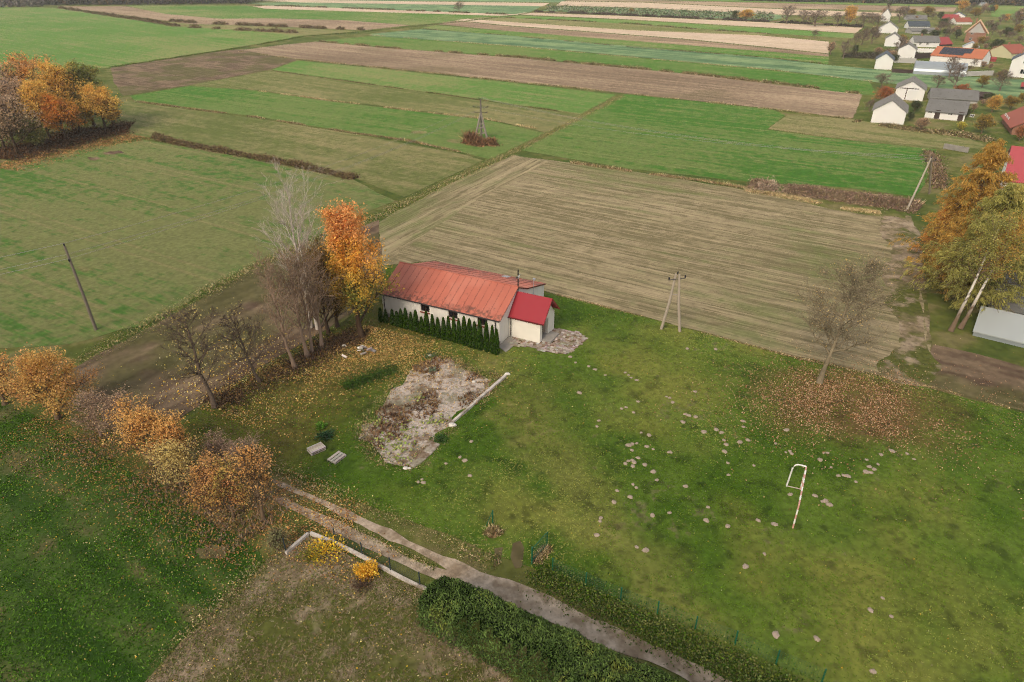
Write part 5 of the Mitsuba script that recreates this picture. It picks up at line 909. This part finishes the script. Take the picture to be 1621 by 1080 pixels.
clump('shrub', 'low dark bluish green juniper next to the leafy plant', 515, 692, .85, .45, 900, [L(46, 72, 52, k=1), L(60, 88, 60, k=1), L(38, 58, 44, k=1)], .14, 'shrub', 2)
clump('herb', 'grey green plant at the far end of the garden bed', 684, 589, .4, .4, 160, [L(120, 136, 112, k=1), L(96, 116, 90, k=1)], .16, seed=3)
clump('herb', 'dark green plant at the near end of the concrete beam', 697, 697, .6, .4, 420, [L(56, 84, 44, k=1), L(74, 104, 56, k=1)], .15, seed=4)
clump('shrub', 'round yellow bush by the wire fence', 580, 910, .75, 1.0, 1500, [L(216, 170, 60, k=.9), L(196, 150, 56, k=.9), L(226, 190, 84, k=.9)], .13, 'shrub', 5, .7)
clump('shrub', 'sprawling yellow leaved shrub inside the fence corner', 515, 876, 1.3, .9, 750, [L(220, 186, 56, k=.9), L(200, 160, 60, k=.9), L(150, 140, 66, k=.9)], .14, 'shrub', 6, .7)
clump('shrub', 'small green yellow shrub beside the sprawling one', 492, 884, .7, .6, 380, [L(140, 136, 60, k=1), L(110, 112, 56, k=1)], .12, 'shrub', 7, .6)
clump('root_heap', 'dark heap of roots and stalks by the yellow bush', 573, 928, .65, .4, 420, [L(96, 78, 66, k=1), L(74, 60, 52, k=1), L(120, 100, 84, k=1)], .2, 'heap', 8, .2)
clump('shrub', 'pale seed head shrub at the left end of the mauve scrub', 1214, 303, 2.6, 2.0, 1400, [L(170, 150, 130, k=1), L(140, 116, 100, k=1), L(196, 178, 158, k=1)], .26, 'shrub', 9, .5)

# ------------------------------------------------------------------ molehills
MH = [(903, 565), (911, 574), (932, 580), (942, 585), (958, 594), (990, 590), (995, 594), (999, 598), (1008, 602), (917, 622), (1010, 636), (1055, 628), (1060, 630), (1065, 637), (984, 647), (991, 645), (1003, 653), (948, 666), (945, 675), (1085, 656), (1091, 658), (1101, 660), (1100, 620), (1081, 668), (1015, 685), (1027, 689), (1116, 683), (1114, 684), (1134, 680), (1142, 685), (1176, 667), (1177, 676), (995, 705), (1001, 703), (1008, 702), (1000, 713), (1024, 707), (1034, 711), (1060, 716), (1146, 697), (1150, 704), (1184, 697), (1171, 700), (1228, 702), (1245, 681), (995, 730), (1001, 729), (1004, 732), (1002, 738), (1010, 725), (1021, 736), (990, 734), (1034, 747), (1147, 715), (1152, 733), (1193, 737), (1244, 716), (1250, 714), (1253, 718), (1304, 717), (1310, 717), (1298, 728), (1316, 740), (1040, 760), (1002, 767), (1007, 772), (977, 777), (1085, 770), (1153, 752), (1251, 783), (1290, 785), (1302, 794), (1313, 799), (1307, 793), (972, 795), (998, 787), (951, 820), (950, 825), (1060, 812), (1033, 816), (1121, 803), (1118, 824), (1152, 833), (1226, 830), (1200, 824), (945, 847), (1008, 866), (1022, 871), (1180, 897), (1210, 877), (1395, 720), (1372, 728), (1376, 739), (1384, 743), (1390, 735), (1370, 747), (1378, 748), (1355, 763), (1327, 753), (1336, 753), (1342, 754), (1447, 727), (1436, 718), (1412, 714), (1378, 966), (1397, 947), (1411, 976), (1382, 1063), (1293, 1011), (1228, 1005), (744, 753), (668, 759), (662, 763), (670, 764), (728, 724), (736, 729), (706, 734), (746, 699), (1088, 552), (1133, 553)]
rng = np.random.default_rng(55)
def hill(seed):
    r = np.random.default_rng(seed); m = trimesh.creation.icosphere(2, 1.0); v = m.vertices.copy(); v *= (1+.55*(meshkit.noise(v*2.2+seed*3.1)-.5)+.25*(meshkit.noise(v*6+seed)-.5))[:, None]; v[:, 2] = np.maximum(v[:, 2]*.42, -.05)
    c = np.array(L(172, 156, 140, k=1.15))*(.75+.5*meshkit.noise(v*4+seed))[:, None]; return MB().add(v, m.faces, c).shape('vcol', smooth=True)
hv = [hill(i) for i in range(5)]
for i, (u, v) in enumerate(MH):
    b = G(u, v); s = float(rng.uniform(.10, .2)); k = numbered('molehill')
    scene[k] = {**hv[i % 5], 'to_world': T().translate([float(b[0]), float(b[1]), 0]).rotate([0, 0, 1], float(rng.uniform(0, 360))).scale([s*1.3, s, s])}
    labels[k] = {'label': 'small pale earth molehill on the mown lawn', 'category': 'molehill', 'group': 'molehills on the lawn'}

# ------------------------------------------------------------------ poles, pylon, wires
CON = L(150, 142, 134, k=1); WOOD = L(120, 112, 102, k=1); BLK = (.03, .03, .035)
def insul(m, p): m.tube([p, p+[0, 0, .12], p+[0, 0, .3]], [.02, .09, .05], 7, BLK)
b = G(152, 522); H = hgt(b, 108, 390); k = thing('utility_pole', 'single leaning grey utility pole in the large green field', 'utility pole')
top = b+[-.35, 0, H]; put(k, 'pole', MB().tube([b, b+[-.1, 0, H*.4], top], [.17, .15, .11], 10, WOOD).shape('vcol', smooth=True))
wd = np.array([.83, .55, 0]); wn = np.array([-wd[1], wd[0], 0]); lp_w = [top+[0, 0, .1]]
arm = top-[0, 0, 1.35]; put(k, 'crossarm', MB().tube([arm-wn*.75, arm+wn*.75], .045, 6, (.1, .1, .1)).shape('vcol'))
for p in (top, arm-wn*.7, arm+wn*.7):
    m = MB(); insul(m, p); put(k, 'insulator', m.shape('vcol')); 
lpw = [top+[0, 0, .3], arm-wn*.7+[0, 0, .3], arm+wn*.7+[0, 0, .3]]
def aframe(label, p1, p2, pt):
    a, b = G(*p1), G(*p2); M = (a+b)/2; H = hgt(M, *pt); tp = M+[0, 0, H]; k = thing('double_pole', label, 'utility pole'); d = (b-a)/np.linalg.norm(b-a)
    for q, s in ((a, -1), (b, 1)): put(k, 'leg', MB().tube([q, q+(tp-q)*.5, tp+d*s*.16], [.16, .14, .11], 9, L(168, 156, 142, k=1)).shape('vcol', smooth=True))
    put(k, 'crossarm', MB().tube([tp-[.9, .25, .5], tp+[.9, .25, -.5]], .05, 6, (.12, .11, .1)).shape('vcol')); put(k, 'brace', MB().tube([tp-d*.35-[0, 0, 2.2], tp+d*.35-[0, 0, 2.2]], .05, 6, CON).shape('vcol'))
    o = []
    for q in (tp-[.85, .24, .5], tp+[.85, .24, -.5], tp):
        m = MB(); insul(m, q); put(k, 'insulator', m.shape('vcol')); o.append(q+[0, 0, .3])
    return o
a1 = aframe('pale double leg power pole between lawn and stubble field', (1047, 521), (1076, 525), (1069, 434))
a2 = aframe('pale double leg power pole at the right end of the mauve scrub', (1435, 334), (1471, 307), (1471, 250))
k = thing('lattice_pylon', 'concrete tripod power pylon with insulators in the middle fields', 'pylon')
pb = G(762, 220); H = hgt(pb, 760, 157); jt = pb+[0, 0, H*.68]; tp = pb+[0, 0, H]
for q in (G(752, 220), G(762, 216), G(771, 219.5)):
    m = MB().tube([q, jt], [.24, .18], 7, CON)
    put(k, 'leg', m.shape('vcol'))
put(k, 'mast', MB().tube([jt-[0, 0, .5], tp], [.2, .12], 8, L(110, 104, 100, k=1)).shape('vcol'))
for fz in (.2, .42, .55): put(k, 'brace', MB().tube([G(752, 220)*(1-fz)+jt*fz, G(771, 219.5)*(1-fz)+jt*fz], .1, 5, CON).tube([G(762, 216)*(1-fz)+jt*fz, G(771, 219.5)*(1-fz)+jt*fz], .1, 5, CON).shape('vcol'))
put(k, 'brace', MB().tube([pb+(G(752, 220)-pb)*.6+[0, 0, H*.27], pb+(G(771, 219.5)-pb)*.6+[0, 0, H*.27]], .06, 5, CON).shape('vcol'))
pw = []
for z, s in ((.0, .3), (1.6, 1.5), (2.7, 1.3)):
    a, c = tp-[s, .0, z], tp+[s, .0, -z]; put(k, 'crossarm', MB().tube([a, c], .06, 5, BLK).shape('vcol'))
    for q in (a, c):
        m = MB(); insul(m, q); m2 = m; put(k, 'insulator', m.shape('vcol')); pw.append(q+[0, 0, .3])
def cable(a, c, sag, label):
    t = np.linspace(0, 1, 25)[:, None]; P = a*(1-t)+c*t; P[:, 2] -= sag*4*(t*(1-t))[:, 0]; solo('power_cable', MB().tube(P, .016, 4, L(150, 148, 146, k=1)).shape('vcol'), label, 'cable', group='cables strung between the poles')
for i in range(3):
    cable(lpw[i], pw[2+i], 1.6, 'thin power cable from the leaning pole to the tripod pylon'); cable(lpw[i], lpw[i]+np.array([-46, -28, 0.]), 1.0, 'thin power cable from the leaning pole out of view to the left')
    cable(pw[i], a2[i]+0, 1.8, 'thin power cable from the tripod pylon to the right double pole')

# ------------------------------------------------------------------ handball goal
k = thing('goal', 'red and white handball goal with rusty bands on the lawn', 'goal')
b1, b2, bb = G(1267, 775), G(1255, 836), G(1245, 770); gh_ = 2.05
def bands(m, a, c, n, r=.055):
    for i in range(n):
        p, q = a+(c-a)*i/n, a+(c-a)*(i+1)/n; m.tube([p, q], r, 8, L(232, 228, 222, k=1.0) if i % 2 else L(212, 160, 148, k=1.1))
m = MB(); bands(m, b1, b1+[0, 0, gh_], 7); put(k, 'post', m.shape('vmetal'))
m = MB(); bands(m, b2, b2+[0, 0, gh_], 5); put(k, 'post', m.shape('vmetal'))
m = MB(); bands(m, b1+[0, 0, gh_], b2+[0, 0, gh_], 9); put(k, 'crossbar', m.shape('vmetal'))
W_ = L(226, 224, 220, k=1.1); e = (bb-b1)/np.linalg.norm(bb-b1); 
arc = [b1+[0, 0, gh_+.03], b1+e*.45+[0, 0, gh_+.06], b1+e*.62+[0, 0, gh_+.02], b1+e*.74+[0, 0, gh_-.1], b1+e*.84+[0, 0, gh_-.32], bb+[0, 0, .03]]
put(k, 'back_stay', MB().tube(arc, .06, 8, W_).shape('vmetal', smooth=True)); put(k, 'ground_bar', MB().tube([bb+[0, 0, .04], b1+[0, 0, .04]], .035, 6, L(190, 176, 164, k=1.1)).shape('vmetal'))

# ------------------------------------------------------------------ pallets, beam, rubble
PW = [L(196, 186, 176, k=1.15), L(180, 170, 160, k=1.15), L(206, 198, 190, k=1.15)]
def pallet(label, O, ex, tilt, nb, z0_=0.0, seed=0, l=1.2, w=.85):
    rng = np.random.default_rng(seed); ex = ex/np.linalg.norm(ex); ey = np.array([-ex[1], ex[0], 0]); ez = np.array([0, 0, 1.])
    fr = lambda v: O+np.outer(v[:, 0], ex)+np.outer(v[:, 1], ey)+np.outer(v[:, 2]+z0_+tilt*v[:, 1], ez)
    k = thing('pallet', label, 'pallet'); bw = .72*w/nb
    for i in range(nb):
        y = -w/2+(i+.5)*w/nb; put(k, 'board', MB().box((-l/2, y-bw/2, .122), (l/2, y+bw/2, .146), fr, pal(rng, 1, PW, .08)[0]).shape('vcol'))
    for x in (-l/2+.06, 0, l/2-.06): put(k, 'stringer', MB().box((x-.05, -w/2, .024), (x+.05, w/2, .12), fr, pal(rng, 1, PW, .08)[0]*.8).shape('vcol'))
    for y in (-w/2+.06, 0, w/2-.06): put(k, 'base_board', MB().box((-l/2, y-.05, 0), (l/2, y+.05, .022), fr, pal(rng, 1, PW, .08)[0]*.8).shape('vcol'))
d1 = G(516, 702)-G(500, 696)
d2 = G(534.5, 714)-G(517, 727)
pallet('grey pallet lying at the bottom of the stack of two', G(501, 713), G(512, 704)-G(491, 713), 0, 4, 0, 1)
pallet('grey slatted pallet lying on top of the stack of two', G(501.5, 713), G(512, 704.5)-G(491, 714), .0, 6, .15, 2)
pallet('single grey pallet with wide gaps right of the stack', G(533.5, 726), d2, .06, 3, .03, 3)
pallet('weathered pallet underneath the single gapped one', G(533.5, 728), d2+[.1, 0, 0], 0, 4, -.02, 4) if False else None
def poly_beam(name, label, px, r, hgt_, cat, seed):
    P = np.array([G(*q) for q in px]); t = np.gradient(P, axis=0); t /= np.linalg.norm(t, axis=1, keepdims=True); n = np.c_[-t[:, 1], t[:, 0], np.zeros(len(P))]*r
    rng = np.random.default_rng(seed); V = []
    for p, q in zip(P, n): V += [p+q-[0, 0, .02], p+q*.9+[0, 0, hgt_*rng.uniform(.85, 1.1)], p-q*.9+[0, 0, hgt_*rng.uniform(.85, 1.1)], p-q-[0, 0, .02]]
    f = [[a*4+i, a*4+i+1, a*4+i+5, a*4+i+4] for a in range(len(P)-1) for i in range(3)]+[[0, 1, 2, 3], [len(V)-4, len(V)-1, len(V)-2, len(V)-3]]
    solo(name, one(np.array(V), np.array(f), 'bed' if cat == 'heap' else 'white_conc'), label, cat)
pmat('white_conc', lambda p, n, uv: mix(L(150, 138, 126), L(214, 206, 198), SS(.25, .6, fbm(p.x*1.8, p.y*1.8, p.z*1.8, 3))))
poly_beam('concrete_beam', 'upper length of pale concrete edging along the garden bed', [(800, 597), (785, 610), (770, 623), (757, 634)], .13, .22, 'edging', 1)
poly_beam('concrete_beam', 'lower length of pale concrete edging along the garden bed', [(756.5, 634.5), (742, 648), (730, 658), (717, 669)], .12, .2, 'edging', 2)
poly_beam('soil_ridge', 'pale sandy ridge at the near end of the garden bed', [(690, 702), (678, 715), (664, 728), (650, 738)], .4, .09, 'heap', 3)
def stone(name, label, u, v, s, seed, cat='stone', col=L(220, 214, 206, k=1.15), sq=(1.3, 1, .7), rot=0, z=0, group=None):
    m = trimesh.creation.icosphere(2, 1.0); vv = m.vertices.copy(); vv *= (1+.5*(meshkit.noise(vv*1.6+seed*7.3)-.5))[:, None]; b = G(u, v)
    sh_ = MB().add(vv*np.array(sq)*s, m.faces, np.array(col)*(.8+.4*meshkit.noise(vv*3+seed))[:, None]).shape('vcol', smooth=True); kk = solo(name, sh_, label, cat, group=group); scene[kk]['to_world'] = T().translate([float(b[0]), float(b[1]), s*.3+z]).rotate([0, 0, 1], rot)
stone('stone', 'white stone at the lower end of the concrete edging', 716, 674, .26, 1); stone('stone', 'white stone at the upper end of the concrete edging', 803, 593, .2, 2); stone('stone', 'small white stone on the garden bed', 750, 605, .14, 3); stone('stone', 'white stone at the near tip of the garden bed', 642, 742, .15, 4); stone('stone', 'smaller white stone beside the one at the bed tip', 648, 742, .11, 5); stone('stone', 'white stone at the far tip of the garden bed', 680, 563, .14, 6); stone('stone', 'pinkish white stone under the row of trees', 545, 548, .18, 7)
rng = np.random.default_rng(44); pr0 = G(573, 558)
for i in range(13):
    o = rng.normal(size=2)*[.75, .45]; l, w_, t_ = rng.uniform(.35, .9), rng.uniform(.14, .3), rng.uniform(.08, .16)
    a = rng.uniform(0, np.pi); ti = rng.normal()*.35; R_ = trimesh.transformations.euler_matrix(ti*.5, ti, a)[:3, :3]
    mb = MB().box((-l/2, -w_/2, -t_/2), (l/2, w_/2, t_/2)); v, f, _ = mb.arr(); v = v*(1+.14*rng.normal(size=v.shape)); v = v@R_.T+[pr0[0]+o[0], pr0[1]+o[1], .28*math.exp(-(o[0]**2+o[1]**2*2)*1.2)+.12]
    solo('rubble_block', MB().add(v, f, pal(rng, 1, [L(196, 188, 180, k=1.1), L(160, 150, 142, k=1.1), L(214, 208, 202, k=1.1)], .1)[0]).shape('vcol'), 'pale broken concrete block of the heap under the golden tree', 'rubble', group='blocks of the rubble heap')

# ------------------------------------------------------------------ fences and gate
def fence(label, posts, hts, col, name='wire_fence', plinth=None, wire=.5):
    k = thing(name, label, 'fence'); W = []
    for (u, v), h in zip(posts, hts):
        b = G(u, v); put(k, 'post', MB().tube([b, b+[0, 0, h]], .045, 8, col).shape('vmetal')); W.append(b)
    for i in range(len(W)-1):
        if posts[i+1] is None: continue
        a, c = W[i], W[i+1]; h = min(hts[i], hts[i+1])-.05; m = MB(); n = int(np.linalg.norm(c-a)/.13)
        P = [np.stack([a+(c-a)*t+[0, 0, .05], a+(c-a)*t+[0, 0, h]]) for t in np.linspace(0, 1, n)]; Q = [np.stack([a+[0, 0, z], c+[0, 0, z]]) for z in np.linspace(.06, h, 8)]
        v, f = tubes(np.array(P+Q), np.full((len(P)+len(Q), 2), .0035), 3); m.add(v, f, np.asarray(col)*1.2); put(k, 'mesh_panel', m.shape('vmetal'))
    return k
DPC = (.025, .04, .05); GPC = (.012, .10, .05)
fence('dark post wire fence on a pale concrete strip by the yellow bush', [(453, 876), (490, 846), (531, 858), (574, 881), (618.5, 906), (665, 929)], [1.3, .25, 1.2, 1.2, 1.25, 1.25], DPC)
poly_beam('concrete_strip', 'grey concrete strip closing the fence corner', [(453, 878), (470, 863), (488, 847)], .1, .25, 'edging', 5)
poly_beam('concrete_strip', 'white concrete strip under the dark wire fence', [(492, 846), (531, 861), (574, 883), (618, 907), (650, 924), (677, 935)], .09, .22, 'edging', 6)
fence('green post wire fence running along the weeds to the right', [(874.6, 905), (927, 928), (982, 952), (1040, 974), (1100, 998), (1163, 1021), (1228, 1052), (1300, 1082)], [1.15]*8, GPC)
k = thing('gate_leaf', 'open green gate leaf standing at the right wheel rut', 'gate'); a, c = G(842, 893), G(865.5, 866)
put(k, 'post', MB().tube([a, a+[0, 0, 1.45]], .06, 8, GPC).shape('vmetal')); put(k, 'post', MB().tube([c, c+[0, 0, 1.3]], .045, 8, GPC).shape('vmetal'))
m = MB()
for z in (.25, 1.3): m.tube([a+[0, 0, z], c+[0, 0, z]], .03, 6, GPC)
put(k, 'frame', m.shape('vmetal')); n = 24; P = [np.stack([a+(c-a)*t+[0, 0, .25], a+(c-a)*t+[0, 0, 1.3]]) for t in np.linspace(0, 1, n)]; Q = [np.stack([a+[0, 0, z], c+[0, 0, z]]) for z in np.linspace(.3, 1.25, 8)]
v, f = tubes(np.array(P+Q), np.full((len(P)+len(Q), 2), .005), 3); put(k, 'mesh_panel', MB().add(v, f, GPC).shape('vmetal'))
k = thing('gate_post', 'lone green gate post with slanting brace at the left rut', 'post'); a, c = G(780, 829), G(769.6, 832)
put(k, 'post', MB().tube([a, a+[0, 0, 1.15]], .05, 8, GPC).shape('vmetal')); put(k, 'brace', MB().tube([c, a+[0, 0, 1.1]], .025, 6, GPC).shape('vmetal'))

# ------------------------------------------------------------------ air
scene['air'] = {'type': 'homogeneous', 'albedo': {'type': 'rgb', 'value': [.95, .955, .96]}, 'sigma_t': .00022}
scene['haze'] = {'type': 'cube', 'to_world': T().translate([0, 800, 17]).scale([1600, 1100, 18.5]), 'bsdf': {'type': 'null'}, 'interior': {'type': 'ref', 'id': 'air'}}
labels['haze'] = {'label': 'thin autumn haze over the fields', 'kind': 'stuff'}
scene['camera']['medium'] = {'type': 'ref', 'id': 'air'}
